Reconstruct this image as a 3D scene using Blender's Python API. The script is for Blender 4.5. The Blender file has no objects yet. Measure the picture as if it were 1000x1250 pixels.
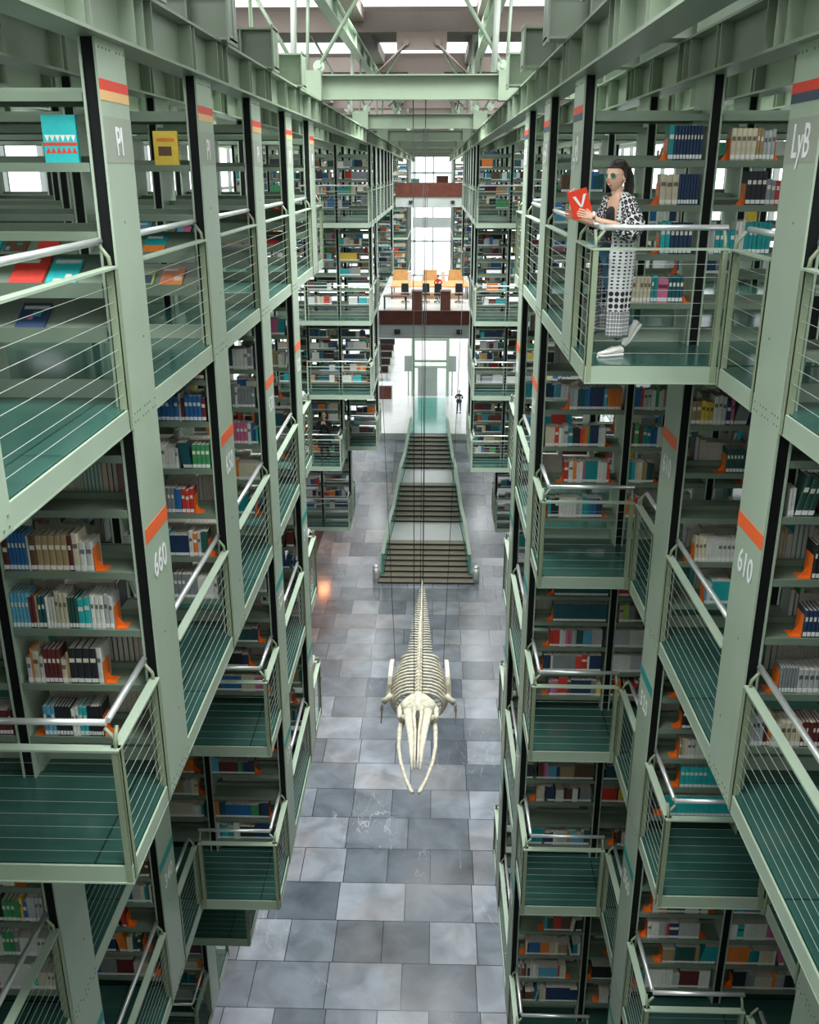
import bpy, math, random
from mathutils import Vector, Matrix
from mathutils.bvhtree import BVHTree
R = math.radians
SC = bpy.context.scene
COL = SC.collection
rnd = random.Random(7)
ZC = 19.2                                   # eye height above the hall's stone floor
def Z(h): return ZC - h                     # h = depth below the eye

# ------------------------------------------------------------------ materials
def mat(name, col, rough=.5, metal=0., noise=0., nscale=3., bump=0., spec=.5, attr=False, trans=0., alpha=1., coat=0.):
    m = bpy.data.materials.new(name); m.use_nodes = True
    nt = m.node_tree; b = nt.nodes['Principled BSDF']
    b.inputs['Base Color'].default_value = (*col, 1)
    b.inputs['Roughness'].default_value = rough
    b.inputs['Metallic'].default_value = metal
    b.inputs['Specular IOR Level'].default_value = spec
    b.inputs['Coat Weight'].default_value = coat
    if trans: b.inputs['Transmission Weight'].default_value = trans
    if alpha < 1: b.inputs['Alpha'].default_value = alpha
    if attr:
        a = nt.nodes.new('ShaderNodeAttribute'); a.attribute_name = 'Col'
        nt.links.new(a.outputs['Color'], b.inputs['Base Color'])
    if noise:
        tc = nt.nodes.new('ShaderNodeTexCoord'); n = nt.nodes.new('ShaderNodeTexNoise')
        n.inputs['Scale'].default_value = nscale; n.inputs['Detail'].default_value = 5
        nt.links.new(tc.outputs['Object'], n.inputs['Vector'])
        mr = nt.nodes.new('ShaderNodeMapRange'); mr.inputs[1].default_value = .25; mr.inputs[2].default_value = .75
        mr.inputs[3].default_value = 1 - noise; mr.inputs[4].default_value = 1 + noise
        nt.links.new(n.outputs['Fac'], mr.inputs[0])
        mx = nt.nodes.new('ShaderNodeVectorMath'); mx.operation = 'SCALE'
        if attr: nt.links.new(a.outputs['Color'], mx.inputs[0])
        else: mx.inputs[0].default_value = col
        nt.links.new(mr.outputs[0], mx.inputs['Scale']); nt.links.new(mx.outputs[0], b.inputs['Base Color'])
        rr = nt.nodes.new('ShaderNodeMapRange'); rr.inputs[3].default_value = max(0, rough-.08); rr.inputs[4].default_value = min(1, rough+.08)
        nt.links.new(n.outputs['Fac'], rr.inputs[0]); nt.links.new(rr.outputs[0], b.inputs['Roughness'])
        if bump:
            bp = nt.nodes.new('ShaderNodeBump'); bp.inputs['Strength'].default_value = bump; bp.inputs['Distance'].default_value = .01
            nt.links.new(n.outputs['Fac'], bp.inputs['Height']); nt.links.new(bp.outputs[0], b.inputs['Normal'])
    return m
M = {}
M['green'] = mat('painted_green_steel', (.36, .445, .335), .36, noise=.07, nscale=2.)
M['beam'] = mat('beam_green_paint', (.23, .285, .205), .34, noise=.10, nscale=1.3)
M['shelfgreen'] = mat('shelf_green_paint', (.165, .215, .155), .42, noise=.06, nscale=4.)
M['olive'] = mat('olive_post_paint', (.25, .30, .19), .45, noise=.08)
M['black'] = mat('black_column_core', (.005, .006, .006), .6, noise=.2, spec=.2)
M['steel'] = mat('brushed_handrail_steel', (.78, .80, .78), .38, .7)
M['post'] = mat('white_painted_post', (.66, .70, .63), .4, noise=.03)
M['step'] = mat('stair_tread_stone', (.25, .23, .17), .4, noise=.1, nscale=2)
M['cable'] = mat('steel_cable', (.50, .54, .49), .4, .4, noise=.05)
M['orange'] = mat('orange_bookend_paint', (.80, .17, .02), .4, noise=.06)
M['sorange'] = mat('orange_stripe_vinyl', (.85, .13, .025), .45, noise=.04)
M['sred'] = mat('red_stripe_vinyl', (.72, .045, .02), .45, noise=.04)
M['scream'] = mat('cream_stripe_vinyl', (.78, .47, .19), .45, noise=.04)
M['snavy'] = mat('navy_stripe_vinyl', (.045, .06, .11), .45, noise=.04)
M['steal'] = mat('teal_stripe_vinyl', (.01, .27, .24), .45, noise=.04)
M['patch'] = mat('grey_sign_patch', (.33, .36, .29), .5, noise=.04)
M['white'] = mat('white_lettering', (.86, .87, .85), .5, noise=.02)
M['book'] = mat('book_cloth', (.5, .5, .5), .5, noise=.10, nscale=25, attr=True)
M['paper'] = mat('page_edges', (.66, .62, .52), .8, noise=.08, nscale=60)
M['label'] = mat('spine_label_paper', (.80, .80, .76), .6, noise=.04, nscale=30)
M['bone'] = mat('old_bone', (.56, .52, .40), .65, noise=.32, nscale=9, bump=.6)
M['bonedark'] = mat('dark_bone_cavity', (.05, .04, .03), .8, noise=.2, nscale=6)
M['wood'] = mat('red_brown_wood', (.095, .026, .014), .45, noise=.25, nscale=2.5)
M['lightwood'] = mat('pale_orange_wood', (.62, .30, .10), .4, noise=.15, nscale=2.5)
M['concrete'] = mat('brown_grey_concrete', (.105, .082, .070), .85, noise=.12, nscale=1.2)
M['greyconc'] = mat('grey_concrete', (.36, .40, .37), .7, noise=.10, nscale=1.2)
M['plateau'] = mat('polished_pale_stone', (.62, .63, .60), .22, noise=.08, nscale=.6)
M['glass'] = mat('clear_glass', (.75, .88, .84), .03, trans=1., noise=0.)
M['tealglass'] = mat('teal_glass_deck', (.10, .36, .30), .15, noise=.10, nscale=2)
M['skin'] = mat('skin', (.78, .47, .33), .42, noise=.05, nscale=20)
M['hair'] = mat('dark_brown_hair', (.018, .009, .006), .45, noise=.3, nscale=60, bump=.5)
M['jeans'] = mat('blue_denim', (.05, .14, .21), .8, noise=.2, nscale=60)
M['canvas'] = mat('white_canvas_shoe', (.72, .70, .64), .7, noise=.05, nscale=30)
M['dark'] = mat('black_wool', (.014, .015, .018), .8, noise=.2, nscale=30)
M['navy'] = mat('navy_clothes', (.02, .035, .07), .8, noise=.2, nscale=30)
M['redcover'] = mat('red_book_cover', (.80, .055, .02), .4, noise=.04)
M['lens'] = mat('mirror_lens', (.05, .26, .24), .1, .6, noise=.02)
M['gold'] = mat('thin_gold_frame', (.6, .42, .2), .3, 1., noise=.02)
M['lips'] = mat('lips', (.42, .06, .05), .4, noise=.02)
M['cyan'] = mat('pale_blue_plastic', (.2, .5, .6), .4, noise=.02)
M['lampglow'] = mat('warm_lamp', (1, .5, .2), .5, noise=.02)
b = M['lampglow'].node_tree.nodes['Principled BSDF']
b.inputs['Emission Color'].default_value = (1, .32, .10, 1); b.inputs['Emission Strength'].default_value = 3.

def deck_mat():
    m = bpy.data.materials.new('deck_teal_panels'); m.use_nodes = True; nt = m.node_tree; b = nt.nodes['Principled BSDF']
    tc = nt.nodes.new('ShaderNodeTexCoord'); br = nt.nodes.new('ShaderNodeTexBrick')
    br.offset = 0; br.inputs['Scale'].default_value = 1; br.inputs['Brick Width'].default_value = 1.2; br.inputs['Row Height'].default_value = 1.3
    br.inputs['Mortar Size'].default_value = .008; br.inputs['Color1'].default_value = (.030, .090, .071, 1); br.inputs['Color2'].default_value = (.035, .104, .082, 1)
    br.inputs['Mortar'].default_value = (.012, .03, .03, 1)
    mp = nt.nodes.new('ShaderNodeMapping'); mp.inputs['Location'].default_value = (.0, .0, 0)
    nt.links.new(tc.outputs['Object'], mp.inputs[0]); nt.links.new(mp.outputs[0], br.inputs['Vector'])
    n = nt.nodes.new('ShaderNodeTexNoise'); n.inputs['Scale'].default_value = 1.6; n.inputs['Detail'].default_value = 6
    w = nt.nodes.new('ShaderNodeTexNoise'); w.inputs['Scale'].default_value = 1; 
    mp2 = nt.nodes.new('ShaderNodeMapping'); mp2.inputs['Scale'].default_value = (.6, 25, 1)
    nt.links.new(tc.outputs['Object'], mp2.inputs[0]); nt.links.new(mp2.outputs[0], w.inputs['Vector']); nt.links.new(tc.outputs['Object'], n.inputs['Vector'])
    ad = nt.nodes.new('ShaderNodeMath'); ad.operation = 'ADD'; nt.links.new(n.outputs['Fac'], ad.inputs[0]); nt.links.new(w.outputs['Fac'], ad.inputs[1])
    mr = nt.nodes.new('ShaderNodeMapRange'); mr.inputs[1].default_value = .6; mr.inputs[2].default_value = 1.4; mr.inputs[3].default_value = .85; mr.inputs[4].default_value = 1.18
    nt.links.new(ad.outputs[0], mr.inputs[0])
    mx = nt.nodes.new('ShaderNodeVectorMath'); mx.operation = 'SCALE'; nt.links.new(br.outputs['Color'], mx.inputs[0]); nt.links.new(mr.outputs[0], mx.inputs['Scale'])
    nt.links.new(mx.outputs[0], b.inputs['Base Color']); b.inputs['Specular IOR Level'].default_value = .8
    rr = nt.nodes.new('ShaderNodeMapRange'); rr.inputs[3].default_value = .10; rr.inputs[4].default_value = .22
    nt.links.new(n.outputs['Fac'], rr.inputs[0]); nt.links.new(rr.outputs[0], b.inputs['Roughness'])
    return m
M['deck'] = deck_mat()

def stone_mat():
    m = bpy.data.materials.new('slate_slabs'); m.use_nodes = True; nt = m.node_tree; b = nt.nodes['Principled BSDF']; L = nt.links.new
    tc = nt.nodes.new('ShaderNodeTexCoord')
    def brick(off, w, c1, c2, bias):
        br = nt.nodes.new('ShaderNodeTexBrick'); br.offset = off; br.offset_frequency = 2; br.squash = 1.5; br.squash_frequency = 2
        br.inputs['Scale'].default_value = 1; br.inputs['Brick Width'].default_value = w; br.inputs['Row Height'].default_value = 1.45
        br.inputs['Mortar Size'].default_value = .012; br.inputs['Color1'].default_value = (*c1, 1); br.inputs['Color2'].default_value = (*c2, 1)
        br.inputs['Mortar'].default_value = (.012, .014, .016, 1); br.inputs['Bias'].default_value = bias
        L(tc.outputs['Object'], br.inputs['Vector']); return br
    a = brick(.37, 1.25, (.072, .09, .112), (.30, .325, .36), .0)
    n = nt.nodes.new('ShaderNodeTexNoise'); n.inputs['Scale'].default_value = 1.1; n.inputs['Detail'].default_value = 8; n.inputs['Distortion'].default_value = .6
    L(tc.outputs['Object'], n.inputs['Vector'])
    mr = nt.nodes.new('ShaderNodeMapRange'); mr.inputs[1].default_value = .3; mr.inputs[2].default_value = .7; mr.inputs[3].default_value = .7; mr.inputs[4].default_value = 1.3
    L(n.outputs['Fac'], mr.inputs[0])
    mx = nt.nodes.new('ShaderNodeVectorMath'); mx.operation = 'SCALE'; L(a.outputs['Color'], mx.inputs[0]); L(mr.outputs[0], mx.inputs['Scale'])
    # warm rust patches
    n2 = nt.nodes.new('ShaderNodeTexNoise'); n2.inputs['Scale'].default_value = .35; n2.inputs['Detail'].default_value = 3; L(tc.outputs['Object'], n2.inputs['Vector'])
    r2 = nt.nodes.new('ShaderNodeMapRange'); r2.inputs[1].default_value = .5; r2.inputs[2].default_value = .7; L(n2.outputs['Fac'], r2.inputs[0])
    mw = nt.nodes.new('ShaderNodeMix'); mw.data_type = 'RGBA'; mw.blend_type = 'MULTIPLY'; mw.inputs['B'].default_value = (1.12, .97, .88, 1)
    L(r2.outputs[0], mw.inputs['Factor']); L(mx.outputs[0], mw.inputs['A'])
    # white veins on some slabs
    n3 = nt.nodes.new('ShaderNodeTexNoise'); n3.inputs['Scale'].default_value = .9; n3.inputs['Detail'].default_value = 7; n3.inputs['Distortion'].default_value = 1.4
    mp = nt.nodes.new('ShaderNodeMapping'); mp.inputs['Scale'].default_value = (1.4, .45, 1); L(tc.outputs['Object'], mp.inputs[0]); L(mp.outputs[0], n3.inputs['Vector'])
    s = nt.nodes.new('ShaderNodeMath'); s.operation = 'SUBTRACT'; s.inputs[1].default_value = .5; L(n3.outputs['Fac'], s.inputs[0])
    ab = nt.nodes.new('ShaderNodeMath'); ab.operation = 'ABSOLUTE'; L(s.outputs[0], ab.inputs[0])
    r3 = nt.nodes.new('ShaderNodeMapRange'); r3.inputs[1].default_value = .0; r3.inputs[2].default_value = .006; r3.inputs[3].default_value = .55; r3.inputs[4].default_value = 0; L(ab.outputs[0], r3.inputs[0])
    n4 = nt.nodes.new('ShaderNodeTexNoise'); n4.inputs['Scale'].default_value = .28; L(tc.outputs['Object'], n4.inputs['Vector'])
    r4 = nt.nodes.new('ShaderNodeMapRange'); r4.inputs[1].default_value = .56; r4.inputs[2].default_value = .62; L(n4.outputs['Fac'], r4.inputs[0])
    mm = nt.nodes.new('ShaderNodeMath'); mm.operation = 'MULTIPLY'; L(r3.outputs[0], mm.inputs[0]); L(r4.outputs[0], mm.inputs[1])
    mv = nt.nodes.new('ShaderNodeMix'); mv.data_type = 'RGBA'; mv.inputs['B'].default_value = (.6, .6, .58, 1)
    L(mm.outputs[0], mv.inputs['Factor']); L(mw.outputs['Result'], mv.inputs['A'])
    L(mv.outputs['Result'], b.inputs['Base Color'])
    rr = nt.nodes.new('ShaderNodeMapRange'); rr.inputs[3].default_value = .12; rr.inputs[4].default_value = .30; L(n.outputs['Fac'], rr.inputs[0]); L(rr.outputs[0], b.inputs['Roughness'])
    bp = nt.nodes.new('ShaderNodeBump'); bp.inputs['Strength'].default_value = .15; bp.inputs['Distance'].default_value = .02
    L(n.outputs['Fac'], bp.inputs['Height']); L(bp.outputs[0], b.inputs['Normal']); b.inputs['Specular IOR Level'].default_value = 1.; b.inputs['Coat Weight'].default_value = .7; b.inputs['Coat Roughness'].default_value = .16
    return m
M['stone'] = stone_mat()

# ------------------------------------------------------------------ mesh builder
class MB:
    def __init__(s): s.v = []; s.f = []; s.m = []; s.c = []; s.smooth = []
    def quad(s, pts, mi=0, col=None, sm=False):
        n = len(s.v); s.v += [tuple(p) for p in pts]; s.f.append(tuple(range(n, n+len(pts)))); s.m.append(mi); s.c.append(col); s.smooth.append(sm)
    def faces(s, vs, fs, mi=0, col=None, sm=False):
        n = len(s.v); s.v += [tuple(p) for p in vs]
        for f in fs: s.f.append(tuple(i+n for i in f)); s.m.append(mi); s.c.append(col); s.smooth.append(sm)
    def box(s, x0, x1, y0, y1, z0, z1, mi=0, col=None, skip='', shx=0.):
        if x0 > x1: x0, x1 = x1, x0
        if y0 > y1: y0, y1 = y1, y0
        if z0 > z1: z0, z1 = z1, z0
        vs = [(x0,y0,z0),(x1,y0,z0),(x1,y1,z0),(x0,y1,z0),(x0+shx,y0,z1),(x1+shx,y0,z1),(x1+shx,y1,z1),(x0+shx,y1,z1)]
        F = {'b':(0,3,2,1),'t':(4,5,6,7),'f':(0,1,5,4),'r':(1,2,6,5),'k':(2,3,7,6),'l':(3,0,4,7)}
        s.faces(vs, [F[k] for k in F if k not in skip], mi, col)
    def tube(s, pts, r, n=8, mi=0, cap=True, col=None):
        pts = [Vector(p) for p in pts]; rs = r if isinstance(r, (list, tuple)) else [r]*len(pts)
        base = len(s.v); t = (pts[1]-pts[0]).normalized()
        up = Vector((0,0,1)) if abs(t.z) < .9 else Vector((1,0,0))
        u = t.cross(up).normalized()
        for i, p in enumerate(pts):
            if i == 0: d = pts[1]-pts[0]
            elif i == len(pts)-1: d = pts[-1]-pts[-2]
            else: d = (pts[i+1]-pts[i]).normalized()+(pts[i]-pts[i-1]).normalized()
            d.normalize(); u = (u - d*u.dot(d)); u = u.normalized() if u.length > 1e-6 else d.orthogonal().normalized(); w = d.cross(u)
            k = 1.
            if 0 < i < len(pts)-1:
                ca = (pts[i+1]-pts[i]).normalized().dot(d); k = 1/max(.5, ca)
            for a in range(n):
                an = 2*math.pi*a/n; s.v.append(tuple(p + (u*math.cos(an)+w*math.sin(an))*rs[i]*k))
        for i in range(len(pts)-1):
            for a in range(n):
                q = (a+1) % n
                s.f.append((base+i*n+a, base+i*n+q, base+(i+1)*n+q, base+(i+1)*n+a)); s.m.append(mi); s.c.append(col); s.smooth.append(True)
        if cap:
            s.f.append(tuple(base+a for a in reversed(range(n)))); s.m.append(mi); s.c.append(col); s.smooth.append(False)
            s.f.append(tuple(base+(len(pts)-1)*n+a for a in range(n))); s.m.append(mi); s.c.append(col); s.smooth.append(False)
    def prism(s, poly, axis, a0, a1, mi=0, col=None):
        # poly: 2D outline in the two other axes (order x,y,z minus axis)
        def P(p, a): return (a, p[0], p[1]) if axis == 'x' else (p[0], a, p[1]) if axis == 'y' else (p[0], p[1], a)
        n = len(poly); vs = [P(p, a0) for p in poly]+[P(p, a1) for p in poly]
        fs = [tuple(range(n)), tuple(reversed(range(n, 2*n)))]+[(i, i+n, (i+1) % n+n, (i+1) % n) for i in range(n)]
        s.faces(vs, fs, mi, col)
    def sphere(s, c, r, nu=12, nv=8, mi=0, rot=None, fn=None, col=None):
        rx, ry, rz = r if isinstance(r, (list, tuple)) else (r, r, r)
        vs = []
        for i in range(nv+1):
            th = math.pi*i/nv
            for j in range(nu):
                ph = 2*math.pi*j/nu
                p = Vector((math.sin(th)*math.cos(ph), math.sin(th)*math.sin(ph), math.cos(th)))
                if fn: p = fn(p)
                p = Vector((p.x*rx, p.y*ry, p.z*rz))
                if rot: p = rot @ p
                vs.append(p+Vector(c))
        fs = []
        for i in range(nv):
            for j in range(nu):
                q = (j+1) % nu; fs.append((i*nu+j, (i+1)*nu+j, (i+1)*nu+q, i*nu+q))
        s.faces(vs, fs, mi, col, True)
    def build(s, name, mats, parent=None, org=(0,0,0)):
        if not isinstance(mats, (list, tuple)): mats = [mats]
        me = bpy.data.meshes.new(name)
        o3 = Vector(org)
        me.from_pydata([(x-o3.x, y-o3.y, z-o3.z) for x, y, z in s.v], [], s.f)
        for m in mats: me.materials.append(M[m] if isinstance(m, str) else m)
        me.polygons.foreach_set('material_index', s.m)
        me.polygons.foreach_set('use_smooth', s.smooth)
        if any(c is not None for c in s.c):
            at = me.color_attributes.new('Col', 'FLOAT_COLOR', 'CORNER')
            buf = []
            for f, c in zip(s.f, s.c):
                buf += list((*(c or (.5, .5, .5)), 1.))*len(f)
            at.data.foreach_set('color', buf)
        me.update()
        ob = bpy.data.objects.new(name, me); COL.objects.link(ob)
        if parent is not None: ob.parent = parent
        else: ob.location = o3
        return ob
def tag(o, label=None, cat=None, group=None, kind=None):
    if label: o['label'] = label
    if cat: o['category'] = cat
    if group: o['group'] = group
    if kind: o['kind'] = kind
    return o
def empty(name, loc, label=None, cat=None, group=None, kind=None, rz=0):
    o = bpy.data.objects.new(name, None); COL.objects.link(o); o.location = loc; o.rotation_euler = (0, 0, rz); o.empty_display_size = .1
    return tag(o, label, cat, group, kind)
def copy_tree(o, parent=None):
    c = o.copy(); COL.objects.link(c); c.parent = parent
    for ch in list(o.children): copy_tree(ch, c)
    return c
ORD = ['zeroth', 'first', 'second', 'third', 'fourth', 'fifth', 'sixth', 'seventh', 'eighth', 'ninth', 'tenth', 'eleventh', 'twelfth',
       'thirteenth', 'fourteenth', 'fifteenth', 'sixteenth', 'seventeenth', 'eighteenth', 'nineteenth', 'twentieth']
def ordn(n): return ORD[n] if n <= 20 else '%d%s' % (n, {1: 'st', 2: 'nd', 3: 'rd'}.get(n % 10, 'th'))

# ------------------------------------------------------------------ camera
cam = bpy.data.cameras.new('camera'); co = bpy.data.objects.new('camera', cam); COL.objects.link(co); SC.camera = co
F_PX = 1150.
cam.sensor_fit = 'HORIZONTAL'; cam.sensor_width = 36; cam.lens = F_PX*36/1000.; cam.clip_start = .05; cam.clip_end = 400
co.location = (0, 0, ZC); co.rotation_euler = (R(90-19.9), 0, R(1.545))
bpy.context.view_layer.update()
MWI = co.matrix_world.inverted()
def proj(p):
    q = MWI @ Vector(p)
    if q.z > -.05: return None
    return (500+F_PX*q.x/-q.z, 625-F_PX*q.y/-q.z, -q.z)

# ------------------------------------------------------------------ grid of the hanging stacks
XL0, XR0, MODL, MODR = -2.12, 1.28, 1.10, 1.11
def X(side, j): return XL0-MODL*j if side == 'L' else XR0+MODR*j
def Y(k): return 4.1+2.6*k
FH = {1: 1.556, 2: 4.66, 3: 7.16, 4: 9.71, 5: 12.96, 6: 15.76}
BEAM_B, BEAM_T = -.784, -1.165
def jmin(side, s, k):
    """first bay (counted from the hall) that exists in storey s at row k; None = nothing there"""
    if k < -1: return None
    if side == 'L':
        if k <= 5:
            if s == 1: return 0
            if k == 5: return None
            if s == 2: return 0 if k >= 1 else 1
            if s in (3, 4): return 0 if k >= 3 else (1 if k >= 0 else 2)
            if s == 5: return 1 if k >= 4 else 2
            if s == 6: return 2 if k >= 4 else 3
    else:
        if k <= 5:
            if s == 1: return (0 if k >= 2 else 1) if k <= 4 else None
            if k == 5: return None
            if s == 2: return 0 if k >= 3 else 1
            if s == 3: return 0 if k >= 3 else (1 if k >= 2 else 2)
            if s == 4: return 0 if k >= 3 else (1 if k >= 2 else 2)
            if s == 5: return 0 if k >= 3 else (1 if k >= 2 else 2)
            if s == 6: return 1 if k >= 4 else 2
    if 13 <= k <= 16 and s > 1: return None
    if k == 17 and s > 2: return None
    if 11 <= k <= 17:
        if side == 'L':
            return {1: 0, 2: 0, 3: 0, 4: 1 if k == 11 else 0, 5: None if k == 11 else 1, 6: None}[s]
        return {1: 0, 2: 0, 3: 0, 4: 0, 5: None if k < 12 else 1, 6: None}[s]
    if 27 <= k <= 31:
        return 0 if s <= 4 else None
    return None
def jmax(side, k):
    if k <= 5: return 4
    if k <= 17: return 3
    return 1
def cells(side, s):
    for k in list(range(-1, 6))+list(range(11, 18))+list(range(27, 32)):
        jm = jmin(side, s, k)
        if jm is None: continue
        for j in range(jm, jmax(side, k)+1): yield k, j
SIDE_N = {'L': 'PI', 'R': "reader's"}
STOREY = {1: 'top', 2: 'orange-striped', 3: 'upper teal-striped', 4: 'middle teal-striped', 5: 'lower teal-striped', 6: 'lowest'}
def blockname(side, k): return ('' if k <= 5 else 'far ' if k <= 17 else 'farthest ')+SIDE_N[side]+' stack'
def rown(k): return ordn(k+2 if k <= 5 else k-10 if k <= 17 else k-26)
BAY = ['hall-side bay', 'second bay in', 'third bay in', 'fourth bay in', 'fifth bay in']

# ------------------------------------------------------------------ decks
def runs(side, s, block):
    """list of (jm, k0, k1) with equal first bay"""
    out = []
    for k in block:
        jm = jmin(side, s, k)
        if jm is None: continue
        if out and out[-1][0] == jm and out[-1][2] == k-1: out[-1][2] = k
        else: out.append([jm, k, k])
    return out
BLOCKS = [range(-1, 6), range(11, 18), range(27, 32)]
rail_jobs = []          # (kind, p0, p1, inward, label)
for side in 'LR':
    sg = -1 if side == 'L' else 1
    for bi, blk in enumerate(BLOCKS):
        for s in FH:
            rs = runs(side, s, blk)
            if not rs: continue
            zt = Z(FH[s]); dk = MB(); fa = MB(); un = MB()
            jx = jmax(side, blk[0])
            for ri, (jm, k0, k1) in enumerate(rs):
                y0, y1 = Y(k0)-1.3, Y(k1)+1.3
                xa, xb = X(side, jm), X(side, jx+1)
                dk.box(min(xa+sg*.03, xb), max(xa+sg*.03, xb), y0+(.03 if ri == 0 or rs[ri-1][0] > jm else -.03), y1-.03 if ri == len(rs)-1 else y1-.03, zt-.035, zt)
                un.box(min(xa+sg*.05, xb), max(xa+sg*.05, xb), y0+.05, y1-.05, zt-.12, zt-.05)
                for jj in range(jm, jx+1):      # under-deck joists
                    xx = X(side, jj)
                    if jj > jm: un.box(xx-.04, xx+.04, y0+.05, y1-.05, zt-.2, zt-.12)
                # fascia channel along the hall side: web + lower lip
                def ch(xa_, xb_, ya_, yb_, horiz, outw):
                    if horiz:   # runs in y at x = xa_, outw = direction towards the void
                        fa.box(xa_-outw*.005, xa_-outw*.022, ya_, yb_, zt-.15, zt-.008)
                        fa.box(xa_-outw*.003, xa_-outw*.06, ya_, yb_, zt-.158, zt-.146)
                    else:
                        fa.box(xa_, xb_, ya_-outw*.001, ya_-outw*.02, zt-.15, zt-.008)
                        fa.box(xa_, xb_, ya_+outw*.006, ya_-outw*.06, zt-.158, zt-.146)
                ch(xa, 0, y0, y1, True, -sg)
                # front edge
                pj = rs[ri-1][0] if ri else jx+1
                if pj > jm:
                    xc = X(side, pj); ch(min(xa, xc), max(xa, xc), y0, 0, False, -1)
                    rail_jobs.append(('front', side, s, k0, jm, pj, y0))
                nj = rs[ri+1][0] if ri < len(rs)-1 else jx+1
                if nj > jm:
                    xc = X(side, nj); ch(min(xa, xc), max(xa, xc), y1, 0, False, 1)
                    if bi < 2: rail_jobs.append(('back', side, s, k1, jm, nj, y1))
                rail_jobs.append(('side', side, s, k0, k1, jm, y0, y1))
            d = dk.build('floor', 'deck'); tag(d, '%s deck of teal panels in the %s' % (STOREY[s], blockname(side, blk[0])), 'floor', 'library decks', 'structure')
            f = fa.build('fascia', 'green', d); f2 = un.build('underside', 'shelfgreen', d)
            tag(f, 'pale green steel edge channel'); tag(f2, 'dull green underside of the deck')
WORLD, SKYL, CTR, EXPO = 2.0, 28., 5., 0.2
# ------------------------------------------------------------------ railings
def rail_geom(p0, p1, z, inw, det, corner0=False, corner1=False, post0=True):
    """returns dict of part name -> list of (MB, material)"""
    a, b_ = Vector((*p0, z)), Vector((*p1, z)); d = (b_-a).normalized(); n = Vector((*inw, 0)); L = (b_-a).length
    parts = []
    def new(nm, mt):
        m = MB(); parts.append((nm, m, mt)); return m
    def bar(m, c0, c1, w, h, mi=0):      # rectangular bar from c0 to c1, w across (along n), h high
        q = n*(w/2); u = Vector((0, 0, h/2)); vs = [c0-q-u, c0+q-u, c0+q+u, c0-q+u, c1-q-u, c1+q-u, c1+q+u, c1-q+u]
        m.faces(vs, [(0,1,2,3), (7,6,5,4), (0,4,5,1), (1,5,6,2), (2,6,7,3), (3,7,4,0)], mi)
    for e, (pt, s_) in enumerate(((a, 1), (b_, -1))):
        if e == 0 and not post0: continue
        m = new('post', 'olive'); c = pt + d*s_*.03 + n*.03
        for sx in (-1, 1):               # two flat uprights of a channel post
            q = d*.022; w = n*.030
            for off in (-1,):
                vs = [c+q*sx*1.0-w, c+q*sx*1.0+w, c+q*sx*.7+w, c+q*sx*.7-w]
            vs8 = [v+Vector((0, 0, -.155)) for v in vs]+[v+Vector((0, 0, .95)) for v in vs]
            m.faces(vs8, [(0,3,2,1), (4,5,6,7), (0,1,5,4), (1,2,6,5), (2,3,7,6), (3,0,4,7)])
        q = d*.022; w = n*.006; cc = c - n*.027
        vs = [cc-q-w, cc+q-w, cc+q+w, cc-q+w]; vs8 = [v+Vector((0, 0, -.155)) for v in vs]+[v+Vector((0, 0, .95)) for v in vs]
        m.faces(vs8, [(0,3,2,1), (4,5,6,7), (0,1,5,4), (1,2,6,5), (2,3,7,6), (3,0,4,7)])
        m.tube([c+Vector((0,0,.93)), c+Vector((0,0,1.02))+n*.01, c+Vector((0,0,1.10))+n*.07], .014, 6)
    c0, c1 = a+n*.10, b_+n*.10
    if corner0: c0 = c0+d*.10
    if corner1: c1 = c1-d*.10
    m = new('handrail', 'steel'); m.tube([c0+Vector((0,0,1.12)), c1+Vector((0,0,1.12))], .024, 10)
    m = new('mid_rail', 'green'); bar(m, a+n*.03+Vector((0,0,.955)), b_+n*.03+Vector((0,0,.955)), .075, .016)
    for i in range(8):
        m = new('cable', 'cable'); zz = .10+i*.105
        m.tube([a+n*.03+Vector((0,0,zz)), b_+n*.03+Vector((0,0,zz))], (.0023 if abs(d.y) > .5 else .0015) if det else .003, 4, cap=False)
    return parts
rail_list = []
for job in rail_jobs:
    if job[0] == 'side':
        _, side, s, k0, k1, jm, y0, y1 = job
        sg = -1 if side == 'L' else 1; x = X(side, jm); inw = (sg, 0)
        segs = [(y0+.03, Y(k0)-.31, 'front')]+[(Y(k)+.31, Y(k+1)-.31, k) for k in range(k0, k1)]+[(Y(k1)+.31, y1-.03, 'back')]
        for a, b_, w in segs:
            if b_ < 1.5: continue
            if w == 'front':
                frontk = jmin(side, s, k0-1)
                lab = 'side of the balcony at the %s row' % rown(k0)
            elif w == 'back': lab = 'past the %s row' % rown(k1)
            else: lab = 'between the %s and %s rows' % (rown(w), rown(w+1))
            rail_list.append((side, s, k0, jm, (x, a), (x, b_), inw, lab, w == 'front' and k0 > -1, w == 'back', w in ('front', 'back')))
    else:
        kind, side, s, k, jm, pj, y = job
        if k == -1 and kind == 'front': continue
        xa, xb = X(side, jm), X(side, pj)
        y_ = y+(.0 if kind == 'front' else 0)
        pj2 = min(pj, jm+2)
        xb = X(side, pj2)
        lo, hi = min(xa, xb), max(xa, xb)
        rail_list.append((side, s, k, jm, (lo, y_), (hi, y_), (0, 1 if kind == 'front' else -1), ('across the front of the balcony at' if kind == 'front' else 'across the rear end past')+' the %s row' % rown(k), side == 'R', side == 'L', True))
DECKN = {1: 'top', 2: 'second', 3: 'third', 4: 'fourth', 5: 'fifth', 6: 'sixth'}
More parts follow.
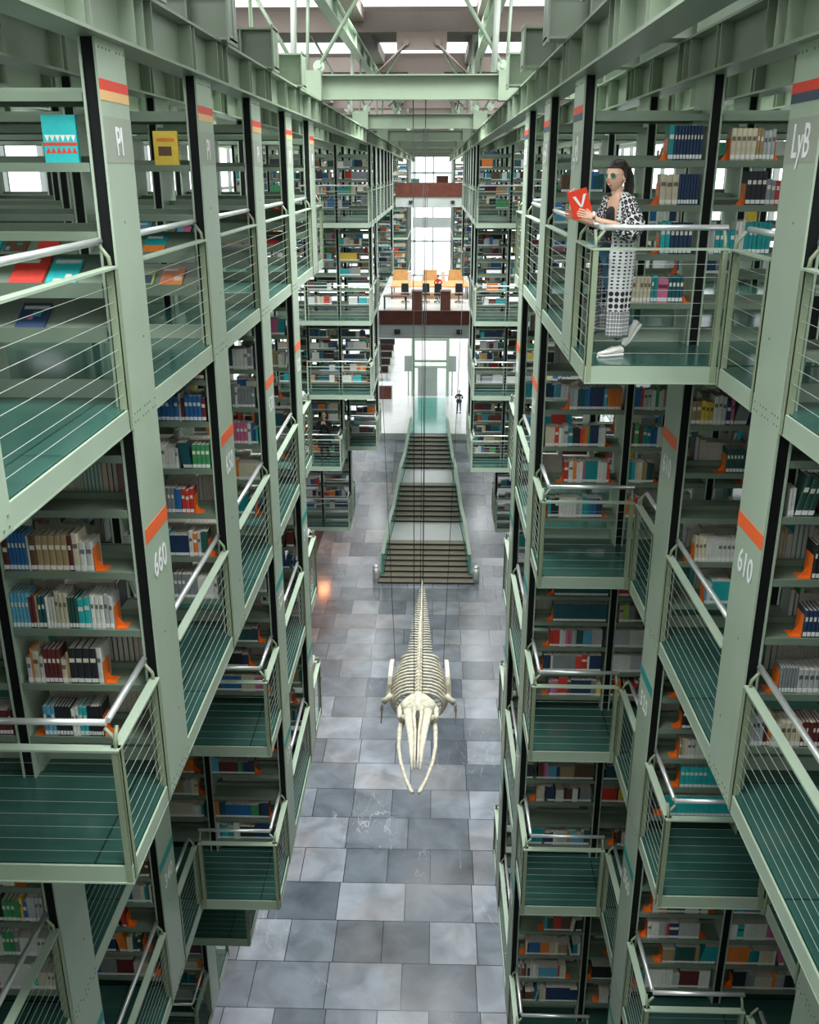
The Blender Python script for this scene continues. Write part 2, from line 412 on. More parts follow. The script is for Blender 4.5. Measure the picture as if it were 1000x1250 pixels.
for side, s, k, jm, p0, p1, inw, lab, c0, c1, po in rail_list:
    far = p0[1] > 20
    z = Z(FH[s]); ctr = ((p0[0]+p1[0])/2, (p0[1]+p1[1])/2, z)
    pr = proj(ctr)
    if far and (p0[1] > 60): continue
    vis = pr is not None and -200 < pr[0] < 1200 and pr[1] < 1550
    if not vis: continue
    full = 'cable railing %s, %s deck%s, %s' % (lab, DECKN[s], '' if jm == 0 else ', set back %s' % ('one bay' if jm == 1 else 'two bays' if jm == 2 else 'three bays'), blockname(side, k))
    if len(full.replace(',', '').split()) > 16: full = full.replace('of the balcony ', '').replace('set back ', '').replace('across the rear end', 'across end').replace('bays,', 'bays in,').replace(' bay,', ' bay in,').replace('cable railing', 'railing')
    if far:
        mm = MB()
        for nm, m, mt in rail_geom(p0, p1, z, inw, False, c0, c1, po):
            mi = {'olive': 0, 'steel': 1, 'green': 2, 'cable': 3}[mt]
            n0 = len(mm.v); mm.v += m.v; mm.f += [tuple(i+n0 for i in f) for f in m.f]; mm.m += [mi]*len(m.f); mm.c += m.c; mm.smooth += m.smooth
        o = mm.build('railing', ['green', 'steel', 'green', 'cable'], None, ctr); tag(o, full, 'railing', 'cable railings along the decks')
    else:
        root = empty('railing', ctr, full, 'railing', 'cable railings along the decks')
        for nm, m, mt in rail_geom(p0, p1, z, inw, True, c0, c1, po):
            m.build(nm, mt, root, ctr)

# ------------------------------------------------------------------ columns
def text_mesh(s, size, sx=1.):
    cu = bpy.data.curves.new('lettering', 'FONT'); cu.body = s; cu.size = size; cu.align_x = 'CENTER'; cu.align_y = 'CENTER'; cu.extrude = .001; cu.resolution_u = 3; cu.offset = size*.012
    ob = bpy.data.objects.new('lettering_tmp', cu); COL.objects.link(ob); bpy.context.view_layer.update()
    me = bpy.data.meshes.new_from_object(ob.evaluated_get(bpy.context.evaluated_depsgraph_get()))
    bpy.data.objects.remove(ob); bpy.data.curves.remove(cu)
    for v in me.vertices: v.co.x *= sx
    me.materials.clear(); me.materials.append(M['white']); return me
TEXTS = {}
def put_text(s, side, x, y, z, size, parent, org, sx=.8):
    key = (s, size)
    if key not in TEXTS: TEXTS[key] = text_mesh(s, size, sx)
    o = bpy.data.objects.new('lettering', TEXTS[key]); COL.objects.link(o); o.parent = parent
    r = Matrix(((0,0,1),(1,0,0),(0,1,0))) if side == 'L' else Matrix(((0,0,-1),(-1,0,0),(0,1,0)))
    o.matrix_local = Matrix.Translation(Vector((x, y, z))-Vector(org)) @ r.to_4x4()
    tag(o, 'white characters reading %s' % s); return o
NUMS = {('L', 2): {0: '660', 1: '660', 2: '650', 3: '630', 4: '620'}, ('R', 2): {0: '610', 1: '610', 2: '610', 3: '600', 4: '600'},
        ('L', 3): {0: '530', 1: '530', 2: '530', 3: '520', 4: '510'}, ('R', 3): {0: '520', 1: '520', 2: '520', 3: '510', 4: '510'},
        ('L', 4): {0: '340', 1: '340', 2: '340', 3: '330', 4: '330'}, ('R', 4): {0: '370', 1: '370', 2: '360', 3: '360', 4: '350'},
        ('L', 5): {k: '320' for k in range(-1, 6)}, ('R', 5): {k: '300' for k in range(-1, 6)}}
for side in 'LR':
    sg = -1 if side == 'L' else 1
    for k in list(range(0, 6))+list(range(11, 18))+list(range(27, 32)):
        for j in range(0, jmax(side, k)+2):
            ss = [s for s in FH if jmin(side, s, k) is not None and jmin(side, s, k) <= j]
            if not ss: continue
            sb = max(ss); x = X(side, j); y = Y(k); zt = Z(BEAM_B); zb = Z(FH[sb])-.15
            org = (x, y, zb)
            root = empty('steel_column', org, 'green steel column, %s, %s row of %s' % ('hall-side line' if j == 0 else ORD[j+1]+' line in', rown(k), blockname(side, k)), 'column', 'columns of the hanging stacks')
            fl = MB(); w = .29
            fl.box(x, x+sg*.016, y-w, y+w, zb, zt); fl.box(x+sg*.094, x+sg*.11, y-w, y+w, zb, zt)
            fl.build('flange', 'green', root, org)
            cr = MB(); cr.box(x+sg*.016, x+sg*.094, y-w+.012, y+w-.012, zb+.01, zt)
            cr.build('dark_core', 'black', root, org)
            exposed = [s for s in ss if jmin(side, s, k) == j]
            if k <= 5 and exposed:
                bo = MB(); xf = x-sg*.004
                for s in exposed:
                    zz = Z(FH[s])-.03
                    for r_ in range(2):
                        for q in range(9):
                            yy = y-w+.04+q*.0625
                            if (q+r_) % 4 != 3: bo.box(x, xf, yy-.007, yy+.007, zz-.035-r_*.06, zz-.021-r_*.06)
                    for q in range(2): bo.box(x, xf, y+(-.05 if q else .12)-.008, y+(-.05 if q else .12)+.008, zz+.45+q*.8, zz+.466+q*.8)
                if 1 in exposed:
                    for q in range(8):
                        if q != 4: bo.box(x, xf, y-w+.05+q*.07, y-w+.064+q*.07, zt-.06, zt-.046)
                bo.build('bolts', 'shelfgreen', root, org)
            for s in exposed:
                if k > 5: continue
                xf = x-sg*.003; xg = x-sg*.005; xh = x-sg*.0065
                if s == 1:
                    m = MB(); m.box(x, xf, y-w, y+w, Z(-.484), Z(-.549)); m.build('red_stripe', 'sred', root, org)
                    m = MB(); m.box(x, xf, y-w, y+w, Z(-.424), Z(-.484)); m.build('lower_stripe', 'scream' if side == 'L' else 'snavy', root, org)
                    m = MB(); m.box(x, xf-sg*-.001, y-w+.002, y+w-.002, Z(-.05), Z(-.33)); m.build('sign_patch', 'patch', root, org)
                    put_text('PI' if side == 'L' else 'LyB', side, xg, y, Z(-.175), .25 if side == 'L' else .30, root, org, .8 if side == 'L' else .72)
                else:
                    top = FH[s-1]+(.93 if s == 2 else .62)
                    m = MB(); m.box(x, xf, y-w, y+w, Z(top), Z(top+.115)); m.build('stripe', 'sorange' if s == 2 else 'steal', root, org)
                    put_text(NUMS.get((side, s), {}).get(k, '310'), side, xg, y, Z(top+.36), .27, root, org, .85)

# ------------------------------------------------------------------ roof-level beams
def ibeam_y(m, x, y0, y1, zb, zt, w=.26, t=.022, stiff=()):
    m.box(x-w/2, x+w/2, y0, y1, zb, zb+t); m.box(x-w/2, x+w/2, y0, y1, zt-t, zt); m.box(x-.012, x+.012, y0, y1, zb+t, zt-t)
    for yy in stiff: m.box(x-w/2+.01, x+w/2-.01, yy-.009, yy+.009, zb+t, zt-t)
def ibeam_x(m, y, x0, x1, zb, zt, w=.24, t=.022, stiff=()):
    m.box(x0, x1, y-w/2, y+w/2, zb, zb+t); m.box(x0, x1, y-w/2, y+w/2, zt-t, zt); m.box(x0, x1, y-.012, y+.012, zb+t, zt-t)
    for xx in stiff: m.box(xx-.009, xx+.009, y-w/2+.01, y+w/2-.01, zb+t, zt-t)
for side in 'LR':
    sg = -1 if side == 'L' else 1
    for j in range(0, 6):
        m = MB(); x = X(side, j)+sg*.055
        st = []
        for k in range(-2, 36):
            st += [Y(k)+.38, Y(k)+.60, Y(k)+.82, Y(k)-.62, Y(k)-.5]
        y1 = 97 if j < 3 else 56
        ibeam_y(m, x, -3, y1, Z(BEAM_B), Z(BEAM_T), stiff=[q for q in st if q < (97 if j < 2 else 20)])
        o = m.build('roof_girder', 'beam', None, (x, 10, Z(BEAM_B)))
        tag(o, 'long green steel girder over the %s column line of the %s' % ('hall-side' if j == 0 else ORD[j+1], SIDE_N[side]+' stacks'), 'girder', 'long girders above the stacks')
# cross beams: stubs ending just inside the hall, and full ones over the gaps
for k in range(0, 5):
    yb = Y(k)+.7
    for side in 'LR':
        sg = -1 if side == 'L' else 1
        xi = -1.96 if side == 'L' else 1.02; xo = X(side, 6)
        m = MB(); ibeam_x(m, yb, min(xi, xo), max(xi, xo), Z(BEAM_T), Z(BEAM_T)+.44, w=.36, stiff=[xi+sg*.4, xi+sg*1.4, xi+sg*2.6])
        m.box(xi, xi+sg*.02, yb-.20, yb+.20, Z(BEAM_T)-.03, Z(BEAM_T)+.47)
        o = m.build('cross_beam', 'beam', None, (xi, yb, Z(BEAM_T))); tag(o, 'stub of green cross beam ending at the hall above the %s row, %s' % (rown(k), SIDE_N[side]+' stack'), 'beam', 'cross beams above the stacks')
for n_, yb in enumerate((17.9, 29.7, 41.6, 53.5, 65.4, 77, 89)):
    m = MB(); ibeam_x(m, yb, -9, 8, Z(BEAM_T), Z(BEAM_T)+.40, w=.26, stiff=[-2.0, 1.1, -3.2, 2.3])
    m.box(-2.45, -2.0, yb-.2, yb+.2, Z(BEAM_T)-.02, Z(BEAM_T)+.46); m.box(1.05, 1.45, yb-.2, yb+.2, Z(BEAM_T)-.02, Z(BEAM_T)+.46)
    o = m.build('cross_beam', 'beam', None, (0, yb, Z(BEAM_T))); tag(o, 'green cross beam spanning the whole hall, %s from the viewer' % ORD[n_+1], 'beam', 'cross beams spanning the hall')
# upper longitudinal trusses and tie rods
for side, x in (('L', -2.22), ('R', 1.17)):
    m = MB(); ibeam_y(m, x, 2, 97, Z(-3.0), Z(-3.4), w=.22, stiff=[4+2.6*q for q in range(35)])
    o = m.build('roof_truss_girder', 'green', None, (x, 20, Z(-3.0))); tag(o, 'upper green girder hung under the skylights above the %s side' % SIDE_N[side], 'girder')
def tie(name, pts, r, label, lug=True, mt='green'):
    root = empty(name, pts[0], label, 'tie rod', 'tie rods under the roof')
    m = MB(); m.tube(pts, r, 8); m.build('rod', mt, root, pts[0])
    if lug:
        for i_, p in enumerate((pts[0], pts[-1])):
            g = MB(); q = Vector(p); n = 14
            g.prism([(q.x+.10*math.cos(2*math.pi*a/n), q.z+.10*math.sin(2*math.pi*a/n)) for a in range(n)], 'y', q.y-.03, q.y+.03)
            g.prism([(q.x+.04*math.cos(2*math.pi*a/n), q.z+.04*math.sin(2*math.pi*a/n)) for a in range(n)], 'y', q.y-.06, q.y+.06)
            g.build('lug', 'green', root, pts[0])
for n_, yb in enumerate((17.9, 29.7, 41.6)):
    w_ = ORD[n_+1]+' full cross beam'
    tie('tie_rod', [(-2.05, yb, Z(-1.70)), (-.75, yb, Z(-3.7))], .035, 'diagonal rod rising from the PI-side end of the %s' % w_)
    tie('tie_rod', [(1.12, yb, Z(-1.70)), (-.15, yb, Z(-3.7))], .035, "diagonal rod rising from the reader's-side end of the %s" % w_)
    for xs, nm in ((-2.2, 'PI'), (1.25, "reader's")):
        tie('tie_rod', [(xs-.06, yb+.05, Z(-1.6)), (xs+.0, yb+.05, Z(-3.0))], .03, 'upright rod between %s and upper girder, %s side' % (w_, nm), False)
        tie('tie_rod', [(xs-.28, yb-.05, Z(-1.6)), (xs-.20, yb-.05, Z(-4.0))], .055, 'thick white post from %s to the roof, %s side' % (w_, nm), False, 'post')
        tie('tie_rod', [(xs+.3*(-1 if xs < 0 else 1), yb, Z(-1.75)), (xs+1.6*(-1 if xs < 0 else 1), yb, Z(-4.0))], .035, 'diagonal rod leaning outwards from %s, %s side' % (w_, nm), True)
for k in range(1, 5):
    yb = Y(k)+.7
    for side in 'LR':
        sg = -1 if side == 'L' else 1; xi = (-1.96 if side == 'L' else 1.02)+sg*.75
        m = MB(); m.prism([(xi-.2, Z(BEAM_T)+.44), (xi+.2, Z(BEAM_T)+.44), (xi+.04, Z(BEAM_T)+.62), (xi-.04, Z(BEAM_T)+.62)], 'y', yb-.015, yb+.015)
        m.tube([(xi, yb, Z(BEAM_T)+.5), (xi, yb, Z(-4.0))], .03, 8)
        o = m.build('hanger_rod', 'green', None, (xi, yb, Z(BEAM_T)+.44)); tag(o, 'thin green hanger rod over the stub beam of the %s row, %s side' % (rown(k), SIDE_N[side]), 'tie rod', 'hanger rods')

# ------------------------------------------------------------------ roof with skylights
RY = [-4+10.8*i for i in range(-0, 12)]; YB = [6.8+10.8*i for i in range(0, 10)]
m = MB(); XR = [-9.5, -6.3, -2.15, 1.2, 5.3, 8.5]
for yb in YB: m.box(-13, 12, yb-.3, yb+.3, Z(-3.5), Z(-4.0))
for x in XR: m.box(x-.18, x+.18, -6, 100, Z(-3.75), Z(-4.1))
# solid slab strips (the part of each bay behind its beam), the rest is skylight
for yb in YB: m.box(-13, 12, yb+.3, yb+(6.2 if yb > 20 else 3.), Z(-4.0), Z(-4.2))
m.box(-13, -9.5, -6, 100, Z(-4.0), Z(-4.2)); m.box(8.5, 12, -6, 100, Z(-4.0), Z(-4.2))
o = m.build('ceiling', 'concrete', None, (0, 30, Z(-3.5))); tag(o, 'brown-grey concrete roof grid with skylight openings', 'ceiling', None, 'structure')
for i in range(2, 4):
    m = MB(); yb = YB[i]-.35; m.box(-1.1, .25, yb-.03, yb+.0, Z(-3.05), Z(-3.5))
    for xx in (-.85, 0.0):
        m.prism([(xx+.09*math.cos(a*math.pi/6), Z(-3.25)+.09*math.sin(a*math.pi/6)) for a in range(12)], 'y', yb-.08, yb-.03)
        m.tube([(xx, yb-.06, Z(-3.2)), (xx+(-1.0 if xx < -.4 else 1.0), yb-.06, Z(-2.3))], .03, 6)
    o = m.build('hanger_plate', 'concrete', None, (-.4, yb, Z(-3.4))); tag(o, 'steel plate with two splayed rods under the %s concrete roof beam' % ORD[i-1], 'bracket', 'rod brackets under the roof')
# ------------------------------------------------------------------ bookcases and books
SH = {1: [.39, .83, 1.26, 1.64, 2.02], 2: [.39, .87, 1.35, 1.83, 2.32, 2.74], 3: [.22, .605, .99, 1.375, 1.76, 2.1], 4: [.22, .605, .99, 1.375, 1.76, 2.1],
      5: [.39, .87, 1.35, 1.83, 2.32, 2.74], 6: [.22, .605, .99, 1.375, 1.76, 2.1]}
C = {'white': (.66, .66, .60), 'cream': (.60, .53, .38), 'tan': (.36, .25, .12), 'brown': (.12, .06, .03), 'maroon': (.12, .02, .02), 'red': (.58, .045, .03),
     'orange': (.72, .20, .03), 'yellow': (.72, .50, .06), 'green': (.05, .28, .10), 'teal': (.01, .26, .27), 'turquoise': (.02, .42, .42), 'blue': (.02, .13, .33),
     'sky blue': (.10, .36, .50), 'navy': (.015, .04, .10), 'dark green': (.02, .08, .06), 'black': (.018, .02, .024), 'grey': (.22, .24, .24), 'pink': (.55, .14, .25), 'pale grey': (.42, .44, .43), 'lime': (.35, .50, .08), 'dark teal': (.01, .09, .11)}
PAL = ['white']*7+['cream']*6+['tan']*3+['brown']*2+['maroon']*3+['red']*3+['orange']*2+['yellow']*1+['green']*1+['teal']*4+['turquoise']*1+['blue']*4+['sky blue']*2+['navy']*4+['dark green']*3+['black']*5+['grey']*4+['pale grey']*4+['dark teal']*3+['pink']*1
def R_(*a): return [x if isinstance(x, tuple) else (x, 1) for x in a]
# hand-picked rows: (side, storey, row k, bay j, shelf) -> (start offset from the low-x end, [(colour, count, width, height)...])
PICK = {
 ('L',2,1,0,4): (.0, []), ('L',2,1,0,5): (.0, []),
 ('L',2,1,0,3): (.0, [('maroon',1,.045,.25),('blue',5,.028,.31),('white',1,.02,.30),('brown',1,.05,.29),('tan',5,.048,.29),('maroon',1,.035,.29),('cream',1,.05,.30),('white',2,.05,.25)]),
 ('L',2,1,0,2): (.0, [('sky blue',5,.028,.30),('maroon',2,.022,.28),('tan',1,.02,.28),('dark teal',2,.03,.27),('white',3,.025,.27),('cream',3,.032,.31),('dark green',3,.025,.27),('turquoise',2,.05,.26),('white',3,.035,.28),('pale grey',2,.035,.29)]),
 ('L',2,1,0,1): (.05, [('white',1,.04,.24),('orange',1,.012,.30),('cream',1,.05,.28),('white',1,.035,.23),('maroon',4,.034,.30),('cream',1,.045,.22),('tan',1,.02,.27),('black',4,.055,.31),('white',1,.04,.31)]),
 ('L',2,1,0,0): (.12, [('sky blue',3,.032,.28),('black',5,.026,.27),('white',2,.03,.26),('turquoise',2,.035,.27),('black',6,.02,.28)]),
 ('R',2,3,0,3): (.30, [('pale grey',2,.05,.28),('dark teal',3,.03,.27),('blue',2,.03,.28),('navy',5,.035,.30),('sky blue',1,.05,.29),('orange',5,.035,.28)]),
 ('R',2,3,0,2): (.02, [('cream',4,.03,.26),('red',1,.05,.27),('white',2,.03,.26),('pale grey',1,.06,.28),('teal',1,.06,.26),('black',3,.03,.26),('red',1,.04,.26),('orange',2,.03,.27),('green',1,.02,.27),('navy',5,.022,.29),('white',3,.03,.26)]),
 ('R',2,3,0,1): (.28, [('red',1,.06,.30),('white',1,.06,.30),('orange',1,.04,.31),('white',2,.04,.29),('pink',1,.03,.29),('teal',5,.032,.30),('white',3,.04,.29),('red',1,.03,.30)]),
 ('R',2,3,0,0): (.10, [('turquoise',1,.04,.28),('black',2,.05,.27),('white',5,.045,.28),('pale grey',2,.04,.28),('teal',3,.03,.29),('blue',3,.03,.28),('navy',2,.04,.27)]),
 ('R',2,3,1,3): (.0, [('blue',2,.04,.28),('red',1,.03,.30),('white',3,.05,.27),('green',1,.04,.30),('white',2,.03,.27),('tan',1,.04,.27),('teal',3,.03,.28)]),
 ('R',2,3,1,2): (.0, [('maroon',1,.03,.27),('green',1,.06,.30),('brown',1,.05,.28),('teal',2,.05,.27),('blue',2,.04,.27),('white',2,.04,.27)]),
 ('R',2,3,1,1): (.0, [('teal',1,.04,.3),('turquoise',1,.04,.29),('cream',3,.03,.3),('tan',2,.03,.28),('dark green',3,.03,.29)]),
 ('R',2,3,1,0): (.0, [('orange',2,.03,.28),('red',3,.03,.28),('white',2,.03,.27)]),
 ('R',3,3,0,5): (.25, [('pale grey',16,.036,.24)]),
 ('R',3,3,0,4): (.25, [('dark teal',19,.04,.27)]), ('R',3,3,0,3): (.25, [('dark teal',19,.04,.27)]),
 ('R',3,3,1,4): (.0, [('red',9,.035,.27)]), ('R',3,3,1,3): (.03, [('cream',1,.06,.26),('lime',2,.035,.28),('grey',3,.03,.26),('brown',3,.035,.25)]),
 ('R',3,3,1,2): (.0, [('pale grey',5,.04,.27),('white',5,.04,.27)]), ('R',3,3,1,1): (.0, [('white',6,.04,.27),('pale grey',4,.04,.27)]),
 ('R',3,3,0,2): (.22, [('red',3,.045,.28),('white',2,.04,.26),('pink',3,.03,.26),('pale grey',2,.03,.26),('dark green',3,.03,.26),('sky blue',4,.03,.26),('pale grey',4,.035,.27)]),
 ('R',3,3,0,1): (.15, [('navy',2,.05,.26),('cream',1,.03,.25),('grey',9,.035,.26),('red',2,.08,.26),('white',1,.03,.25),('navy',4,.04,.26)]),
 ('R',3,2,1,1): (.30, [('turquoise',11,.05,.28)]), ('R',3,2,1,0): (.15, [('turquoise',16,.05,.28)]),
 ('R',3,2,1,2): (.25, [('tan',1,.03,.27),('cream',2,.03,.27),('white',9,.045,.24)]), ('R',3,2,1,3): (.25, [('black',6,.05,.27),('white',3,.04,.27)]),
 ('R',4,2,1,4): (.22, [('tan',1,.03,.25),('yellow',1,.03,.26),('cream',4,.04,.24),('black',2,.05,.2),('turquoise',7,.035,.26),('white',5,.04,.26)]),
 ('R',4,2,1,3): (.15, [('white',2,.04,.24),('orange',3,.03,.25),('black',4,.055,.25),('white',4,.04,.26),('maroon',1,.03,.25),('cream',2,.04,.24)]),
 ('R',4,2,1,2): (.12, [('white',3,.045,.25),('pale grey',3,.03,.24),('red',1,.03,.24),('navy',1,.12,.24),('pale grey',7,.035,.24)]),
 ('R',4,2,2,4): (.0, [('dark green',1,.03,.26),('white',4,.03,.26),('black',5,.05,.2)]), ('R',4,2,2,3): (.0, [('teal',3,.04,.25),('blue',2,.04,.25),('red',1,.04,.25),('blue',2,.04,.25),('white',8,.04,.25)]),
 ('R',4,2,2,2): (.0, [('white',2,.04,.25),('turquoise',1,.08,.24),('white',6,.045,.25),('pink',7,.03,.25)]),
 ('R',1,2,1,3): (.1, [('cream',5,.045,.27),('tan',2,.03,.27),('pale grey',3,.035,.26)]), ('R',1,2,0,3): (.66, [('teal',1,.05,.31),('navy',10,.028,.29),('red',1,.02,.31),('yellow',1,.05,.29)]),
 ('R',1,2,0,2): (.62, [('cream',3,.055,.28),('navy',10,.026,.27),('maroon',1,.03,.28)]), ('R',1,2,0,1): (.66, [('turquoise',2,.045,.30),('navy',5,.04,.28),('cream',4,.032,.28)]),
 ('R',1,2,0,0): (.38, [('yellow',2,.03,.22),('cream',5,.035,.24),('teal',2,.03,.26),('pink',1,.10,.23),('dark teal',4,.035,.25)]),
 ('R',1,2,0,4): (.0, []),
 ('L',4,3,0,5): (.1, [('brown',3,.03,.25),('white',2,.04,.25),('black',3,.05,.25),('white',2,.03,.25),('black',5,.05,.24)]),
 ('R',1,1,1,0): (.6, []), ('R',3,2,2,4): (0, []),
}
SIGNC = {}
cases, books, ends = [], [], []
for side in 'LR':
    sg = -1 if side == 'L' else 1
    for s in FH:
        for k, j in cells(side, s):
            if k < 0: continue
            xa, xb = X(side, j)+sg*.115, X(side, j+1)-sg*.003
            lo, hi = min(xa, xb), max(xa, xb); y = Y(k); zf = Z(FH[s])
            far = k > 5
            hs = SH[s]
            if s == 1 and side == 'L' and k <= 5: hs = [.50, .80, 1.17, 1.60, 2.02]
            cid = len(cases); cases.append(dict(side=side, s=s, k=k, j=j, lo=lo, hi=hi, y=y, zf=zf, hs=hs, far=far, display=(s == 1 and side == 'L' and k <= 5)))
            for si, hh in enumerate(hs):
                top_clear = (hs[si+1] if si+1 < len(hs) else (FH[s]-(FH[s-1]+.14) if s > 1 else 2.3))-hh-.05
                key = (side, s, k, j, si)
                rr_ = random.Random(hash((0 if side == 'L' else 1, s, k, j, si)) & 0xffff)
                rear = None
                if key in PICK: off, spec = PICK[key]; spec = list(spec)
                else:
                    if cases[cid]['display']: continue
                    p_empty = .55 if s == 1 and not far else .12
                    if si == len(hs)-1: p_empty = .75
                    if rr_.random() < p_empty: off, spec = 0, []
                    else:
                        Lw = hi-lo; fill = rr_.uniform(.55, .97) if s > 1 else rr_.uniform(.3, .7)
                        tot = 0; spec = []
                        while tot < Lw*fill:
                            c = rr_.choice(PAL); n = rr_.choice([1, 1, 2, 3, 4, 6, 8]); w = rr_.uniform(.022, .05)*(1.5 if far else 1)*(1.6 if k > 20 else 1)
                            hgt = rr_.uniform(.20, .30)
                            n = max(1, min(n, int((Lw*fill-tot)/w)+1)); spec.append((c, n, w, hgt)); tot += n*w
                        off = (Lw-tot) if rr_.random() < .6 and side == 'R' or rr_.random() < .3 else 0.
                        off = max(0, off-.02)
                x = lo+off; first = x; maxx = hi-.012
                idx = 0
                for (c, n, w, hgt) in spec:
                    for q in range(n):
                        if x+w > maxx: break
                        idx += 1
                        hh_ = min(hgt*(1 if n > 3 else rr_.uniform(.93, 1.03)), top_clear-.015)
                        col = C[c]; v = 1 if n > 3 else rr_.uniform(.8, 1.2)
                        if q == 0 and key not in PICK: lean = rr_.choice([.04, .06, -.05]) if n < 5 and rr_.random() < .16 and not far else 0.
                        if q == 0 and key in PICK: lean = 0.
                        if q == 0 and lean < 0: x += -lean
                        dep = .17+.02*math.sin(x*9)
                        books.append(dict(c=c, col=tuple(min(1, q_*v) for q_ in col), x0=x+.0012, x1=x+w-.0012, y0=y-.275, y1=y-.275+dep, z0=zf+hh, z1=zf+hh+hh_, cid=cid, si=si, n=idx, face=-1, w=w, lean=lean))
                        x += w
                    if lean > 0: x += lean
                if idx:
                    for ex, ok in ((first-.004, off > .06), (x+.004, x < hi-.07)):
                        if ok: ends.append(dict(x=ex, dirx=-1 if ex < first else 1, y0=y-.27, z0=zf+hh, h=min(.19, top_clear-.02), cid=cid, si=si))
                # rear row (spines away from the viewer)
                if not far and s > 1 and rr_.random() < .75 and si < len(hs)-1:
                    x = lo+rr_.uniform(.0, .4); x1 = min(hi-.02, x+rr_.uniform(.5, 1.0)); q = 0
                    hb = rr_.uniform(.22, .29); wb = rr_.uniform(.025, .045)
                    c = rr_.choice(PAL)
                    while x+wb < x1:
                        q += 1
                        if rr_.random() < .25: c = rr_.choice(PAL); wb = rr_.uniform(.02, .05); hb = min(rr_.uniform(.2, .3), top_clear-.02)
                        books.append(dict(c=c, col=C[c], x0=x+.001, x1=x+wb-.001, y0=y+.275-.18, y1=y+.275, z0=zf+hh, z1=zf+hh+min(hb, top_clear-.02), cid=cid, si=si, n=q, face=1, w=wb, lean=0.))
                        x += wb
def shelf_boards(c, si):
    """boxes of one shelf: two boards back to back, hanging lips and a raised middle rib"""
    lo, hi, y, z = c['lo'], c['hi'], c['y'], c['zf']+c['hs'][si]
    if c['display'] and si in (0, 1):      # sloped display shelf
        return 'slope', (lo, hi, y, z)
    return 'flat', [(lo, hi, y-.29, y+.29, z-.02, z), (lo, hi, y-.292, y-.275, z-.05, z+.006), (lo, hi, y+.275, y+.292, z-.05, z+.006), (lo, hi, y-.012, y+.012, z, z+.05)]
def add_shelf(m, c, si):
    kd, g = shelf_boards(c, si)
    if kd == 'flat':
        for b_ in g: m.box(*b_)
    else:
        lo, hi, y, z = g
        m.prism([(y-.30, z), (y-.30, z+.05), (y-.285, z+.05), (y-.285, z+.02), (y+.02, z+.21), (y+.02, z+.19), (y-.27, z-.0)], 'x', lo, hi)
        m.box(lo, hi, y-.305, y-.29, z-.05, z+.05)
def add_base(m, c, only=None):
    lo, hi, y, zf = c['lo'], c['hi'], c['y'], c['zf']; h0 = c['hs'][0]-.05
    for xx in ((lo, hi-.012) if only is None else ((lo, hi-.012)[only],)):
        m.prism([(y-.20, zf), (y+.20, zf), (y+.27, zf+h0), (y-.27, zf+h0)], 'x', xx, xx+.012)
def add_kick(m, c): m.box(c['lo'], c['hi'], c['y']-.02, c['y']+.02, c['zf'], c['zf']+min(.13, c['hs'][0]-.06))

# ---- what the camera can see of each book / shelf (rays against simple boxes and everything already built)
bpy.context.view_layer.update()
pv, pf, pid = [], [], []
def addq(vs, ident): n = len(pv); pv.extend(vs); pf.append(tuple(range(n, n+len(vs)))); pid.append(ident)
for i, b_ in enumerate(books):
    x0, x1, y0, y1, z0, z1 = (b_[q] for q in ('x0', 'x1', 'y0', 'y1', 'z0', 'z1'))
    addq([(x0,y0,z0),(x1,y0,z0),(x1,y0,z1),(x0,y0,z1)], ('b', i)); addq([(x0,y0,z1),(x1,y0,z1),(x1,y1,z1),(x0,y1,z1)], ('b', i))
    xs = x1 if x1 < 0 else x0; addq([(xs,y0,z0),(xs,y1,z0),(xs,y1,z1),(xs,y0,z1)], ('b', i))
for i, c in enumerate(cases):
    for si in range(len(c['hs'])):
        lo, hi, y, z = c['lo'], c['hi'], c['y'], c['zf']+c['hs'][si]
        addq([(lo,y-.29,z),(hi,y-.29,z),(hi,y+.29,z),(lo,y+.29,z)], ('c', i)); addq([(lo,y-.292,z-.05),(hi,y-.292,z-.05),(hi,y-.292,z),(lo,y-.292,z)], ('c', i))
for i, e in enumerate(ends):
    addq([(e['x'], e['y0'], e['z0']), (e['x'], e['y0']+.14, e['z0']), (e['x'], e['y0']+.14, e['z0']+e['h']), (e['x'], e['y0'], e['z0']+e['h'])], ('e', i))
    addq([(e['x'], e['y0'], e['z0']+.01), (e['x']+.08*e['dirx'], e['y0'], e['z0']+.01), (e['x']+.08*e['dirx'], e['y0']+.12, e['z0']+.01), (e['x'], e['y0']+.12, e['z0']+.01)], ('e', i))
bvh = BVHTree.FromPolygons(pv, pf)
dg = bpy.context.evaluated_depsgraph_get()
cnt = {}
Mw = co.matrix_world.copy(); eye = Mw.translation.copy(); M3 = Mw.to_3x3()
for py in range(2, 1250, 4):
    for px in range(2, 1000, 4):
        d = (M3 @ Vector(((px-500)/F_PX, -(py-625)/F_PX, -1))).normalized()
        loc, nn, fi, dist = bvh.ray_cast(eye, d, 90)
        if loc is None: continue
        ok, l2, *_r = SC.ray_cast(dg, eye, d, distance=dist-.002)
        if ok: continue
        k_ = pid[fi]; cnt[k_] = cnt.get(k_, 0)+1
def top(kind, n): return [i for (kd, i), v in sorted(cnt.items(), key=lambda t: -t[1]) if kd == kind][:n]
vis_books = set(top('b', 300)); vis_cases = top('c', 300); vis_ends = set(top('e', 300))
print('VISIBLE', sum(1 for k_ in cnt if k_[0] == 'b'), sum(1 for k_ in cnt if k_[0] == 'c'), sum(1 for k_ in cnt if k_[0] == 'e'), 'of', len(books), len(cases), len(ends))

